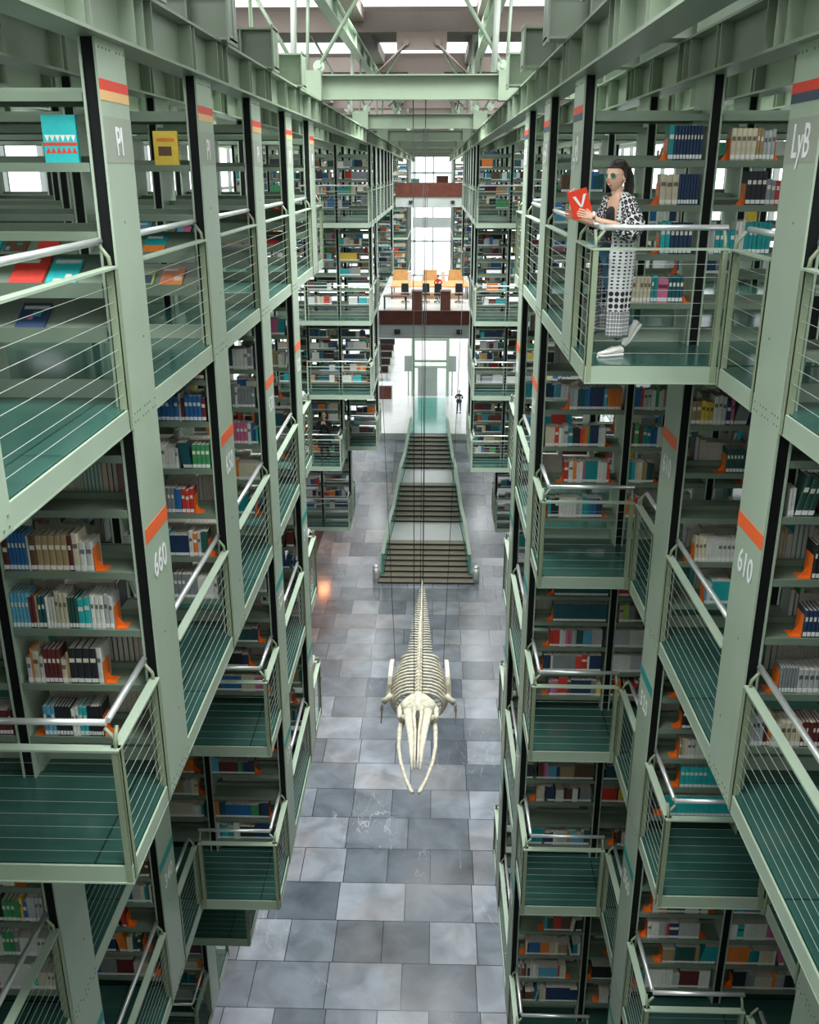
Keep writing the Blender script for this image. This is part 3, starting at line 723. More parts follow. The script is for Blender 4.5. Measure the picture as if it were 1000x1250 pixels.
SN = {1: 'top', 2: 'orange-stripe', 3: 'upper teal-stripe', 4: 'middle teal-stripe', 5: 'lower teal-stripe', 6: 'lowest'}
def where(c): return '%s, %s row, %s storey, %s' % (BAY[c['j']], rown(c['k']), SN[c['s']], blockname(c['side'], c['k']))
stuffc = MB(); case_root = {}
DETAIL = set(vis_cases[:150])
for i, c in enumerate(cases):
    if i in set(vis_cases):
        org = ((c['lo']+c['hi'])/2, c['y'], c['zf'])
        lab = 'green steel bookshelf, '+where(c)
        if i in DETAIL:
            root = empty('bookshelf', org, lab, 'bookshelf', 'green steel bookshelves')
            for si in range(len(c['hs'])):
                m = MB(); add_shelf(m, c, si); m.build('display_shelf' if c['display'] and si < 2 else 'shelf', 'shelfgreen', root, org)
            for q in (0, 1): m = MB(); add_base(m, c, q); m.build('support_plate', 'green', root, org)
            m = MB(); add_kick(m, c); m.build('kick_plate', 'green', root, org)
        else:
            m = MB()
            for si in range(len(c['hs'])): add_shelf(m, c, si)
            add_base(m, c); add_kick(m, c)
            o = m.build('bookshelf', 'shelfgreen', None, org); tag(o, lab, 'bookshelf', 'green steel bookshelves')
    else:
        for si in range(len(c['hs'])):
            kd, g = shelf_boards(c, si); lo, hi, y, z = c['lo'], c['hi'], c['y'], c['zf']+c['hs'][si]
            stuffc.box(lo, hi, y-.29, y+.29, z-.02, z); stuffc.box(lo, hi, y-.292, y-.275, z-.05, z+.006)
        add_base(stuffc, c)
o = stuffc.build('deeper_bookshelves', 'shelfgreen', None, (0, 10, 5)); tag(o, 'mass of further green bookshelves deep inside both stacks', 'bookshelves', None, 'stuff')

def book_cover(b_):
    m = MB(); x0, x1, z0, z1, col = b_['x0'], b_['x1'], b_['z0'], b_['z1'], b_['col']
    ys, ye = (b_['y0'], b_['y1']) if b_['face'] < 0 else (b_['y1'], b_['y0']); f = 1 if b_['face'] < 0 else -1
    t = min(.003, (x1-x0)*.15); xm = (x0+x1)/2; w = (x1-x0)
    # rounded spine + two boards
    pr = [(x0, ye), (x0, ys+f*.006), (x0+w*.15, ys+f*.001), (xm, ys), (x1-w*.15, ys+f*.001), (x1, ys+f*.006), (x1, ye), (x1-t, ye), (x1-t, ys+f*.010), (x0+t, ys+f*.010), (x0+t, ye)]
    n = len(pr); vs = [(p[0], p[1], z0) for p in pr]+[(p[0], p[1], z1) for p in pr]
    fs = [(i, (i+1) % n, (i+1) % n+n, i+n) for i in range(n)]
    capq = [(0,1,9,10), (1,2,3,9), (3,4,5,8), (5,6,7,8), (3,8,9)]
    fs += [tuple(q+n for q in c_) for c_ in capq]+[tuple(reversed(c_)) for c_ in capq]
    m.faces(vs, fs, 0, col); return m
vb_sorted = sorted(vis_books)
for i in vb_sorted:
    b_ = books[i]; c = cases[b_['cid']]; f = 1 if b_['face'] < 0 else -1
    org = ((b_['x0']+b_['x1'])/2, (b_['y0']+b_['y1'])/2, b_['z0'])
    word = 'book' if b_['face'] < 0 else 'back-row book'
    if b_['c'] == 'turquoise' and b_['w'] >= .05: word = 'volume'
    ln = SN[c['s']]
    lab = '%s %s, %s on %s shelf up, %s, %s row, %s, %s' % (b_['c'], word, ordn(b_['n']), ordn(b_['si']+1), ['hall bay', 'second bay', 'third bay', 'fourth bay', 'fifth bay'][c['j']], rown(c['k']), ln, blockname(c['side'], c['k']))
    lab = lab.replace('upper teal-stripe', 'upper-teal').replace('middle teal-stripe', 'middle-teal').replace('lower teal-stripe', 'lower-teal').replace(' shelf up', ' shelf')
    def sh(m): m.v = [(v[0]+b_['lean']*(v[2]-b_['z0'])/(b_['z1']-b_['z0']), v[1], v[2]) for v in m.v]; return m
    o = sh(book_cover(b_)).build('book', 'book', None, org)
    tag(o, lab, 'book', 'books standing on the shelves')
    m = MB(); y0, y1 = b_['y0']+(.010 if f > 0 else .006), b_['y1']-(.006 if f > 0 else .010)
    m.box(b_['x0']+.003, b_['x1']-.003, y0, y1, b_['z0']+.003, b_['z1']-.005); sh(m).build('page_block', 'paper', o, org)
    if f > 0:
        m = MB(); m.box(b_['x0']+.002, b_['x1']-.002, b_['y0']-.0015, b_['y0']+.006, b_['z0']+.018, b_['z0']+.052); sh(m).build('spine_label', 'label', o, org)
        if b_['w'] > .026:
            tc = (.75, .72, .6) if sum(b_['col']) < 1.0 else tuple(q*.25 for q in b_['col'])
            m = MB(); zz = b_['z0']+(b_['z1']-b_['z0'])*.62; m.box(b_['x0']+.006, b_['x1']-.006, b_['y0']-.0012, b_['y0']+.004, zz, zz+.035, 0, tc); sh(m).build('title_band', 'book', o, org)
mb = MB(); pg = (.60, .56, .46)
for i, b_ in enumerate(books):
    if i in vis_books: continue
    x0, x1, y0, y1, z0, z1, col = (b_[q] for q in ('x0', 'x1', 'y0', 'y1', 'z0', 'z1', 'col'))
    vs = [(x0,y0,z0),(x1,y0,z0),(x1,y1,z0),(x0,y1,z0),(x0+b_['lean'],y0,z1),(x1+b_['lean'],y0,z1),(x1+b_['lean'],y1,z1),(x0+b_['lean'],y1,z1)]
    n = len(mb.v); mb.v += vs
    for f, c_ in (((4,5,6,7), pg), ((0,1,5,4), col if b_['face'] < 0 else pg), ((1,2,6,5), col), ((2,3,7,6), pg if b_['face'] < 0 else col), ((3,0,4,7), col)):
        mb.f.append(tuple(q+n for q in f)); mb.m.append(0); mb.c.append(c_); mb.smooth.append(False)
    if b_['face'] < 0:
        mb.quad([(x0,y0-.001,z0+.018),(x1,y0-.001,z0+.018),(x1+b_['lean']*.15,y0-.001,z0+.050),(x0+b_['lean']*.15,y0-.001,z0+.050)], 0, (.78, .78, .74))
o = mb.build('shelved_books', 'book', None, (0, 10, 5)); tag(o, 'mass of further books filling the rest of the shelves', 'books', None, 'stuff')
def bookend(m, e):
    x, d = e['x'], e['dirx']
    m.box(x, x+.003*d, e['y0'], e['y0']+.14, e['z0']+.001, e['z0']+e['h']); m.box(x, x+.085*d, e['y0']+.005, e['y0']+.12, e['z0']+.001, e['z0']+.007)
    m.prism([(x, e['z0']+.004), (x+.06*d, e['z0']+.004), (x, e['z0']+.09)], 'y', e['y0']+.06, e['y0']+.065)
me_ = MB()
seen = {}
for i, e in enumerate(ends):
    if i in vis_ends:
        m = MB(); bookend(m, e); c = cases[e['cid']]
        lab = 'orange bookend %s books on %s shelf up, %s' % ('before' if e['dirx'] < 0 else 'after', ordn(e['si']+1), where(c).replace(' storey', '').replace('-side bay', ' bay').replace(' bay in', ' bay'))
        o = m.build('bookend', 'orange', None, (e['x'], e['y0'], e['z0'])); tag(o, lab.replace(' up,', ','), 'bookend', 'orange bookends')
    else: bookend(me_, e)
if False:
    o = me_.build('deeper_bookends', 'orange', None, (0, 10, 5)); tag(o, 'further orange bookends deep inside the stacks', 'bookends', None, 'stuff')

# magazines and face-out books on the display shelves of the PI stack
MAGC = ['turquoise', 'red', 'sky blue', 'cream', 'orange', 'white', 'teal', 'yellow', 'pink', 'navy', 'lime', 'brown']
mr = random.Random(3); nmag = 0
for i, c in enumerate(cases):
    if not c['display'] or c['j'] > 1 or c['k'] < 1: continue
    for si in (0, 1):
        x = c['lo']+mr.uniform(.02, .2); q = 0
        while x < c['hi']-.24:
            w = mr.uniform(.17, .23); hgt = w*1.3; z = c['zf']+c['hs'][si]; cn = mr.choice(MAGC); q += 1
            if mr.random() < .78:
                m = MB(); y = c['y']; sl = Vector((0, .305, .19)).normalized(); nn = Vector((0, -.19, .305)).normalized()
                hgt = min(hgt, .33)
                a = Vector((x, y-.272, z+.03))+nn*.006; t = .012
                def sheet(u0, u1, v0, v1, d0, d1):
                    ps = []
                    for d_ in (d0, d1):
                        for (u, v) in ((u0, v0), (u1, v0), (u1, v1), (u0, v1)): ps.append(a+Vector((u*w, 0, 0))+sl*(v*hgt)+nn*d_)
                    return ps
                F = [(0,3,2,1), (4,5,6,7), (0,1,5,4), (1,2,6,5), (2,3,7,6), (3,0,4,7)]
                m.faces(sheet(0, 1, 0, 1, 0, t), F, 0, C[cn])
                o = m.build('magazine', 'book', None, tuple(a))
                lab = '%s magazine, %s on %s display shelf, %s, %s row, %s' % (cn, ordn(q), 'lower' if si == 0 else 'upper', ['hall bay', 'second bay'][c['j']], rown(c['k']), 'PI stack')
                tag(o, lab, 'magazine', 'magazines on the sloped display shelves')
                m = MB(); c2 = C[mr.choice(MAGC)]
                u0 = mr.uniform(.04, .2); v0 = mr.uniform(.72, .82)
                m.faces(sheet(u0, mr.uniform(.6, .95), v0, v0+.13, t, t+.001), F, 0, C['white'] if sum(C[cn]) < 1.2 else C[mr.choice(['red', 'navy'])])
                kd = mr.random()
                if kd < .45: m.faces(sheet(.0, 1., .0, mr.uniform(.3, .6), t, t+.0015), F, 0, c2)
                elif kd < .75:
                    for q_ in range(mr.randint(2, 4)): a_ = mr.uniform(.05, .6); b__ = mr.uniform(.05, .5); m.faces(sheet(a_, a_+mr.uniform(.15, .35), b__, b__+mr.uniform(.1, .22), t, t+.001+.0004*q_), F, 0, C[mr.choice(MAGC)])
                else: m.faces(sheet(.1, .9, .1, .6, t, t+.001), F, 0, c2); m.faces(sheet(.1, .45, .1, .6, t+.001, t+.002), F, 0, C[mr.choice(MAGC)])
                m.build('cover_print', 'book', o, tuple(a)); nmag += 1
            x += w+mr.uniform(.02, .12)
    if mr.random() < .5 or c['k'] in (1, 2):
        if c['j'] > 0: continue
        x = c['lo']+(.68 if c['k'] == 1 else .66 if c['k'] == 2 else mr.uniform(.3, .7)); z = c['zf']+c['hs'][3]+.004; cn = {1: 'turquoise', 2: 'yellow'}.get(c['k'], mr.choice(MAGC))
        org = (x, c['y']-.2, z); m = MB(); m.box(x, x+.22, c['y']-.24, c['y']-.20, z, z+.29, 0, C[cn]); o = m.build('face_out_book', 'book', None, org)
        tag(o, '%s book standing face out on the upper shelf, %s row, PI stack' % (cn, rown(c['k'])), 'book')
        m = MB(); yy = c['y']-.2405
        if c['k'] == 1:
            for q in range(6): m.prism([(x+.01+q*.034, z+.17), (x+.044+q*.034, z+.17), (x+.027+q*.034, z+.13)], 'y', yy, yy+.001, 0, C['white']); m.prism([(x+.01+q*.034, z+.06), (x+.044+q*.034, z+.06), (x+.027+q*.034, z+.10)], 'y', yy, yy+.001, 0, C['red'])
            m.box(x+.0, x+.22, yy, yy+.001, z+.105, z+.125, 0, C['red'])
        else: m.box(x+.04, x+.16, yy, yy+.001, z+.08, z+.16, 0, C['brown']); m.box(x+.03, x+.19, yy, yy+.001, z+.2, z+.23, 0, C['orange'])
        m.build('cover_print', 'book', o, org)
# ------------------------------------------------------------------ hall floor, plateau, stairs
m = MB(); m.box(-14, 13, -8, 61, -.3, 0)
o = m.build('floor', 'stone', None, (0, 0, 0)); tag(o, 'dark slate slab floor of the hall', 'floor', None, 'structure')
HP = 16.5; ZP = Z(HP)
m = MB(); m.box(-14, 13, 61, 112, -.3, ZP)
o = m.build('floor', 'plateau', None, (0, 61, 0)); tag(o, 'pale polished upper floor beyond the stairs', 'floor', None, 'structure')
for side, x0, x1 in (('left', -5.4, -1.75), ('right', 1.15, 5.2)):
    m = MB(); m.faces([(x0, 46, .0), (x1, 46, .0), (x1, 61, ZP-.45), (x0, 61, ZP-.45), (x0, 61, 0), (x1, 61, 0)], [(0,1,2,3), (0,3,4), (1,5,2), (0,4,5,1), (3,2,5,4)])
    o = m.build('floor', 'stone', None, (0, 46, 0)); tag(o, 'dark slate ramp beside the stairs on the %s' % ('PI side' if side == 'left' else "reader's side"), 'floor', None, 'structure')
# stairs: three flights of eight steps with two landings, tapering upwards
XC = -.34
st = empty('staircase', (XC, 42.6, 0), 'wide grey stone staircase narrowing upwards to the pale upper floor', 'staircase')
def halfw(y): t = (y-42.6)/(60.9-42.6); return 2.12*(1-t)+1.14*t
flights = [(42.6, 46.2, 0., .9), (48.9, 53.2, .9, 1.8), (56.0, 60.9, 1.8, 2.7)]
n_s = 0
for ya, yb, za, zb in flights:
    for i in range(8):
        y0 = ya+(yb-ya)*i/8; y1 = ya+(yb-ya)*(i+1)/8; z = za+(zb-za)*(i+1)/8; w = halfw(y0)
        if n_s < 2: w += .26
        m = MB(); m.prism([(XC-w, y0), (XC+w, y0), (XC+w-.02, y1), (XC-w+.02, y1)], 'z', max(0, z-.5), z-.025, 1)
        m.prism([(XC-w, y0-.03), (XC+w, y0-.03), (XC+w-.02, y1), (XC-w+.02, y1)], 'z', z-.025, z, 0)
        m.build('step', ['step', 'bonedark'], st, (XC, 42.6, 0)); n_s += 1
for (ya, yb, z) in ((46.2, 48.9, .9), (53.2, 56.0, 1.8)):
    m = MB(); m.prism([(XC-halfw(ya), ya), (XC+halfw(ya), ya), (XC+halfw(yb), yb), (XC-halfw(yb), yb)], 'z', z-.5, z-.002)
    m.build('landing', 'plateau', st, (XC, 42.6, 0))
for sx, nm in ((-1, 'PI side'), (1, "reader's side")):
    root = empty('balustrade', (XC+sx*2.3, 43, 0), 'sloping balustrade with glass panel and green top rail, %s of the stairs' % nm, 'balustrade', 'stair balustrades')
    prof = [(43.2, .35), (46.2, .9), (48.9, .9), (53.2, 1.8), (56.0, 1.8), (60.9, 2.7), (61.6, 2.7)]
    def wall(m, t0, t1, zb, zt, mi):
        for (a, za), (b_, zb_) in zip(prof, prof[1:]):
            xa, xb = halfw(a)+.0, halfw(b_)+.0
            vs = []
            for (yy, z0, xx) in ((a, za, xa), (b_, zb_, xb)):
                for q in (t0, t1):
                    for zz in (zb, zt): vs.append((XC+sx*(xx+q), yy, z0+zz))
            m.faces(vs, [(0,1,3,2), (4,6,7,5), (0,4,5,1), (2,3,7,6), (1,5,7,3), (0,2,6,4)], mi)
    m = MB(); wall(m, .02, .12, -.45, .95, 0); m.build('glass_panel', 'tealglass', root, (XC+sx*2.3, 43, 0))
    m = MB(); wall(m, -.02, .16, .95, 1.0, 0); m.build('top_rail', 'green', root, (XC+sx*2.3, 43, 0))
    m = MB(); wall(m, .12, .30, -.45, .0, 0); m.build('stringer', 'greyconc', root, (XC+sx*2.3, 43, 0))
    m = MB(); y = 42.9; xx = XC+sx*2.48
    m.tube([(xx, y, 0), (xx, y, .75)], .17, 20); m.sphere((xx, y, .75), (.17, .17, .14), 20, 8)
    o = m.build('bollard', 'steel', None, (xx, y, 0)); tag(o, 'round-topped metal bollard at the foot of the stairs, %s' % nm, 'bollard', 'bollards at the stair foot')
# teal glass walkway, lift shaft
m = MB(); m.box(XC-1.15, XC+1.15, 60.9, 71.5, ZP, ZP+.03); o = m.build('glass_walkway', 'tealglass', None, (XC, 61, ZP)); tag(o, 'flat teal glass walkway leading from the stairs to the lift', 'walkway')
root = empty('lift_shaft', (XC, 72.2, ZP), 'free-standing glazed lift shaft with grey doors at the end of the teal walkway', 'lift')
org = (XC, 72.2, ZP)
m = MB()
for sx in (-1, 1):
    for yy in (72.2, 74.6): m.box(XC+sx*1.35-.1, XC+sx*1.35+.1, yy-.1, yy+.1, ZP, ZP+4.4)
for zz in (2.2, 4.3):
    for yy in (72.2, 74.6): m.box(XC-1.35, XC+1.35, yy-.08, yy+.08, ZP+zz, ZP+zz+.16)
    for sx in (-1, 1): m.box(XC+sx*1.35-.08, XC+sx*1.35+.08, 72.2, 74.6, ZP+zz, ZP+zz+.16)
m.build('frame', 'green', root, org)
m = MB(); m.box(XC-.95, XC+.55, 72.15, 72.25, ZP, ZP+2.2); m.build('door', 'greyconc', root, org)
m = MB()
for sx in (-1, 1): m.box(XC+sx*1.36-.01, XC+sx*1.36+.01, 72.3, 74.5, ZP+.1, ZP+4.3)
m.build('glass_panel', 'glass', root, org)
for sx, nm in ((-1, 'PI'), (1, "reader's")):
    m = MB(); m.box(XC+sx*1.45, XC+sx*2.0, 72.3, 72.4, ZP+1.9, ZP+3.1); m.box(XC+sx*1.7-.04, XC+sx*1.7+.04, 72.32, 72.38, ZP, ZP+1.9)
    o = m.build('notice_board', 'greyconc', None, (XC+sx*1.7, 72.3, ZP)); tag(o, 'grey board on a post beside the lift, %s side' % nm, 'board', 'boards beside the lift')
# desks on the pale floor
for i in range(5):
    y = 78+3.4*i; z = ZP
    root = empty('study_desk', (-5.2, y, z), 'dark red-brown study desk beyond the lift on the PI side, %s row' % ORD[i+1], 'desk', 'rows of study desks')
    m = MB(); m.box(-6.8, -3.9, y-.5, y+.5, z+.70, z+.76); m.build('desk_top', 'wood', root, (-5.2, y, z))
    m = MB(); m.box(-6.8, -3.9, y-.02, y+.02, z+.76, z+1.2); m.build('divider', 'dark', root, (-5.2, y, z))
    for xx in (-6.7, -4.0):
        m = MB(); m.box(xx-.04, xx+.04, y-.45, y+.45, z, z+.7); m.build('leg', 'green', root, (-5.2, y, z))
root = empty('reception_desk', (-4.1, 71, ZP), 'white desk with a red-brown wooden front below the study desks', 'desk')
m = MB(); m.box(-4.6, -3.3, 71.0, 71.1, ZP, ZP+1.05); m.build('front_panel', 'wood', root, (-4.1, 71, ZP))
m = MB(); m.box(-4.8, -3.2, 70.9, 72.2, ZP+1.05, ZP+1.12); m.build('desk_top', 'white', root, (-4.1, 71, ZP))
m = MB()
for xx in (-4.7, -3.3): m.box(xx-.04, xx+.04, 71.2, 72.1, ZP, ZP+1.05)
m.build('side', 'white', root, (-4.1, 71, ZP))
m = MB(); m.tube([(-3.9, 73.0, ZP), (-3.9, 73.0, ZP+.35), (-3.9, 73.0, ZP+1.0), (-3.9, 73.0, ZP+1.12)], [.14, .17, .17, .05], 12)
o = m.build('water_cooler_bottle', 'cyan', None, (-3.9, 73, ZP)); tag(o, 'pale blue water bottle behind the reception desk', 'water bottle')

# bridges with red-brown parapets
def bridge(name, x0, x1, y0, y1, h, ptop, label):
    z = Z(h); root = empty(name, (0, y0, z), label, 'bridge', 'reading bridges across the hall', 'structure')
    m = MB(); m.box(x0, x1, y0, y1, z-.06, z); m.build('walking_surface', 'plateau', root, (0, y0, z))
    m = MB(); m.box(x0, x1, y0-.04, y0+.08, z-.06, z+ptop); m.build('parapet', 'wood', root, (0, y0, z))
    m = MB(); m.box(x0, x1, y0+.02, y1, z-.75, z-.06); m.box(x0, x1, y0-.05, y0+.4, z-.75, z-.62); m.build('girder', 'greyconc', root, (0, y0, z))
    for i_, xx in enumerate((XC-1.55, XC+1.55)):
        m = MB(); m.box(xx-.14, xx+.14, y0-.12, y0-.02, z-.52, z-.30); m.sphere((xx, y0-.13, z-.41), .07, 10, 6)
        m.build('floodlight', 'dark', root, (0, y0, z))
    return root
bridge('reading_bridge', -3.3, 2.3, 47.5, 70, 7.16, .62, 'lower reading bridge with red-brown parapet crossing the hall')
bridge('reading_bridge', -3.0, 2.9, 73.0, 90, 1.75, .95, 'upper reading bridge with dark red-brown parapet crossing the hall')
zb = Z(7.16)
def table(x, y, z, w, d, hgt, mt, label, grp=None, cat='table', nm='reading_table'):
    root = empty(nm, (x, y, z), label, cat, grp)
    m = MB(); m.box(x-w/2, x+w/2, y-d/2, y+d/2, z+hgt-.05, z+hgt); m.build('table_top', mt, root, (x, y, z))
    for sx in (-1, 1):
        for sy in (-1, 1):
            m = MB(); m.box(x+sx*(w/2-.06)-.03, x+sx*(w/2-.06)+.03, y+sy*(d/2-.06)-.03, y+sy*(d/2-.06)+.03, z, z+hgt-.05); m.build('leg', 'dark', root, (x, y, z))
    return root
table(XC, 58.5, zb, 4.6, 3.2, .75, 'lightwood', 'long pale orange reading table crossing the lower bridge')
for i, xx in enumerate((-1.55, .45)):
    m = MB(); m.box(xx-.12, xx+.12, 58, 58.3, zb+.75, zb+1.5); o = m.build('table_lamp', 'white', None, (xx, 58.1, zb+.75)); tag(o, 'white upright panel lamp on the long reading table, %s' % ('PI side' if i == 0 else "reader's side"), 'lamp', 'lamps on the reading table')
for i, xx in enumerate((-2.3, -.35, 1.3)):
    root = empty('wooden_armchair', (xx, 63.5, zb), 'orange-brown wooden armchair behind the long table, %s from the PI side' % ORD[i+1], 'armchair', 'armchairs on the lower bridge')
    m = MB(); m.box(xx-.45, xx+.45, 63.2, 64.0, zb+.25, zb+.45); m.build('seat', 'lightwood', root, (xx, 63.5, zb))
    m = MB(); m.box(xx-.45, xx+.45, 63.05, 63.2, zb, zb+1.1); m.build('backrest', 'lightwood', root, (xx, 63.5, zb))
    for sx in (-1, 1): m = MB(); m.box(xx+sx*.45-.05, xx+sx*.45+.05, 63.1, 64.0, zb, zb+.65); m.build('armrest', 'lightwood', root, (xx, 63.5, zb))
for i, (xx, w) in enumerate(((-1.0, .55), (.55, .55))):
    m = MB(); m.box(xx-w/2, xx+w/2, 52.0, 52.8, zb, zb+1.0); m.box(xx-w/2-.03, xx+w/2+.03, 51.95, 52.85, zb+1.0, zb+1.04)
    o = m.build('wooden_cabinet', 'wood', None, (xx, 52, zb)); tag(o, 'red-brown wooden cabinet behind the lower parapet, %s' % ('nearer the PI side' if i == 0 else "nearer the reader's side"), 'cabinet', 'cabinets behind the parapet')
for i, xx in enumerate((-1.75, -.55, .15, 1.35)):
    root = empty('office_chair', (xx, 55.5, zb), 'dark office chair at the long reading table, %s from the PI side' % ORD[i+1], 'chair', 'office chairs on the lower bridge')
    m = MB(); m.box(xx-.24, xx+.24, 55.3, 55.75, zb+.42, zb+.5); m.build('seat', 'dark', root, (xx, 55.5, zb))
    m = MB(); m.prism([(xx-.22, zb+.6), (xx+.22, zb+.6), (xx+.2, zb+1.1), (xx-.2, zb+1.1)], 'y', 55.2, 55.26); m.build('backrest', 'dark', root, (xx, 55.5, zb))
    m = MB(); m.tube([(xx, 55.5, zb+.08), (xx, 55.5, zb+.44)], .03, 8)
    for a in range(5): m.tube([(xx, 55.5, zb+.09), (xx+.26*math.cos(a*1.257), 55.5+.26*math.sin(a*1.257), zb+.04)], .02, 6)
    m.tube([(xx, 55.27, zb+.5), (xx, 55.22, zb+.7)], .02, 6); m.build('base', 'dark', root, (xx, 55.5, zb))
table(-2.2, 52.6, zb, 1.3, .7, .74, 'wood', 'dark red-brown side table at the PI end of the lower bridge')
zt_ = Z(1.75)
m = MB(); m.box(.0, .9, 76, 76.6, zt_, zt_+1.35); m.box(-.03, .93, 75.97, 76.63, zt_+1.35, zt_+1.4); o = m.build('wooden_cabinet', 'wood', None, (.4, 76, zt_)); tag(o, 'reddish cabinet rising above the upper parapet', 'cabinet')
m = MB(); m.box(-1.9, -1.3, 76, 76.6, zt_, zt_+1.15); m.box(-1.93, -1.27, 75.97, 76.63, zt_+1.15, zt_+1.2); o = m.build('teal_cabinet', 'tealglass', None, (-1.6, 76, zt_)); tag(o, 'small teal cabinet above the upper parapet', 'cabinet')

# added light-blocking walls, floor-level walls and far glazing
m = MB(); m.box(-13, 12, -8.4, -8.1, 0, Z(-1.5)); o = m.build('wall_lightblock_rear', 'greyconc', None, (0, -8.2, 0)); tag(o, 'grey unseen wall added behind the viewer to block fill light', 'wall', None, 'structure')  # added unseen wall, keeps fill light off the faces towards the camera
for nm_, xx_ in (('wall_lightblock_left', -13.1), ('wall_lightblock_right', 12.1)):
    m = MB(); m.box(xx_-.1, xx_+.1, -8, 60, 0, Z(3.0)); o = m.build(nm_, 'greyconc', None, (xx_, 20, 0)); tag(o, 'grey wall added under the facade windows to cut side light, %s' % ('PI side' if xx_ < 0 else "reader's side"), 'wall', None, 'structure')  # solid walls added to reduce side light on the lower storeys
m = MB(); m.box(-6.4, -6.2, -6, 61, 0, 3.2); o = m.build('wall_left', 'wood', None, (-6.3, 20, 0)); tag(o, 'red-brown wooden wall under the PI stacks, washed by warm lamps', 'wall', None, 'structure')
m = MB(); m.box(6.0, 6.2, -6, 61, 0, 3.2); o = m.build('wall_right', 'greyconc', None, (6.1, 20, 0)); tag(o, "grey wall at floor level under the reader's stacks", 'wall', None, 'structure')
for nm, x0, x1 in (('left', -13.2, -13), ('right', 12, 12.2)):
    m = MB()
    for q in range(36): m.box(x0, x1, -6+3*q-.06, -6+3*q+.06, 0, Z(-4.5))
    for z in (3.2, 6.2, 9.2, 12.2, 15.2, 18.2, 21.2): m.box(x0, x1, -6, 100, z-.08, z+.08)
    o = m.build('window_%d' % (1 if nm == 'left' else 2), 'greyconc', None, (x0, 20, 0)); tag(o, 'facade mullions on the %s' % ('PI side' if nm == 'left' else "reader's side"), 'window', None, 'structure')
m = MB()
for xx in (-6.4, -4.4, -2.4, -.34, 1.7, 3.7, 5.7): m.box(xx-.07, xx+.07, 111, 111.2, ZP, Z(-4.5))
for h in (15, 11.3, 7.5, 3.75, 0.2): m.box(-13, 12, 111, 111.2, Z(h)-.1, Z(h)+.1)
m.box(-2.6, 1.9, 110.6, 110.9, Z(6.0), Z(4.9))
o = m.build('window_3', 'greyconc', None, (0, 111, 5)); tag(o, 'mullions of the bright end window', 'window', None, 'structure')
for i, (xx, yy) in enumerate(((-5.75, 38.0), (-5.75, 47.0))):
    root = empty('wall_lamp', (xx-.3, yy, 2.6), 'warm orange wall lamp on the wooden wall, %s' % ('nearer' if i == 0 else 'beyond it'), 'lamp', 'warm wall lamps')
    m = MB(); m.box(xx-.45, xx-.3, yy-.4, yy+.4, 2.5, 2.62); m.build('housing', 'dark', root, (xx-.3, yy, 2.6))
    m = MB(); m.box(xx-.43, xx-.32, yy-.38, yy+.38, 2.47, 2.5); m.build('tube', 'lampglow', root, (xx-.3, yy, 2.6))
    l = bpy.data.lights.new('warm_wall_light', 'AREA'); l.energy = 40; l.color = (1, .35, .12); l.size = .7; lo = bpy.data.objects.new('warm_wall_light', l); COL.objects.link(lo); lo.location = (xx-.3, yy, 2.44); lo.rotation_euler = (0, R(15), 0)

# ------------------------------------------------------------------ whale skeleton
WX, WZ = -.33, Z(12.3)
wh = empty('whale_skeleton', (WX, 20.3, WZ), 'suspended bone-coloured whale skeleton, head towards the viewer, hanging over the slate floor', 'skeleton')
WO = (WX, 20.3, WZ)
def wp(x, y, z): return (WX+x, y, WZ+z)
# cranium
m = MB()
def cran(p):
    x, y, z = p
    k = 1.0 if y > 0 else 1.0-.35*(-y)
    ridge = .12*math.exp(-(x*3)**2) if z > 0 else 0
    side = .18*math.exp(-((abs(x)-.85)**2)*14)*math.exp(-((y+.2)**2)*6)
    return Vector((x*k*(1+side), y, z*(1-.25*abs(x))+ridge))
m.sphere(wp(0, 20.05, .0), (.40, .46, .26), 28, 16, 0, None, cran)
for sx in (-1, 1):      # zygomatic arches and orbits
    m.tube([wp(sx*.30, 20.25, -.02), wp(sx*.44, 20.0, -.06), wp(sx*.45, 19.7, -.10), wp(sx*.34, 19.55, -.08)], [.09, .07, .06, .08], 10)
    m.tube([wp(sx*.36, 19.6, -.06), wp(sx*.26, 19.45, -.0), wp(sx*.20, 19.3, .03)], [.09, .07, .05], 10)
m.build('cranium', 'bone', wh, WO)
for sx in (-1, 1):
    m = MB()       # rostrum: maxilla + premaxilla as long tapering bars
    m.tube([wp(sx*.24, 19.75, .08), wp(sx*.20, 19.3, .09), wp(sx*.15, 18.7, .06), wp(sx*.115, 18.1, .0), wp(sx*.09, 17.45, -.08)], [.12, .105, .080, .05, .015], 12)
    m.v = [(v[0], v[1], WZ+.04+(v[2]-WZ-.04)*.55) for v in m.v]
    m.build('maxilla', 'bone', wh, WO)
    m = MB(); m.tube([wp(sx*.09, 19.75, .16), wp(sx*.085, 19.3, .14), wp(sx*.045, 18.8, .11), wp(sx*.04, 18.1, .04), wp(sx*.035, 17.55, -.05)], [.06, .045, .032, .028, .02], 8)
    m.build('premaxilla', 'bone', wh, WO)
    m = MB(); m.tube([wp(sx*.36, 19.75, -.18), wp(sx*.425, 19.4, -.26), wp(sx*.43, 18.8, -.33), wp(sx*.36, 18.2, -.36), wp(sx*.23, 17.6, -.36), wp(sx*.10, 17.15, -.34), wp(sx*.06, 17.05, -.33)], [.085, .06, .048, .042, .04, .05, .03], 12)
    m.build('lower_jaw', 'bone', wh, WO)
m = MB(); m.sphere(wp(0, 19.42, .12), (.085, .22, .06), 14, 8); m.tube([wp(0, 19.3, .10), wp(0, 18.6, .06), wp(0, 17.8, -.02)], [.04, .018, .010], 8)
m.build('nasal_opening', 'bonedark', wh, WO)
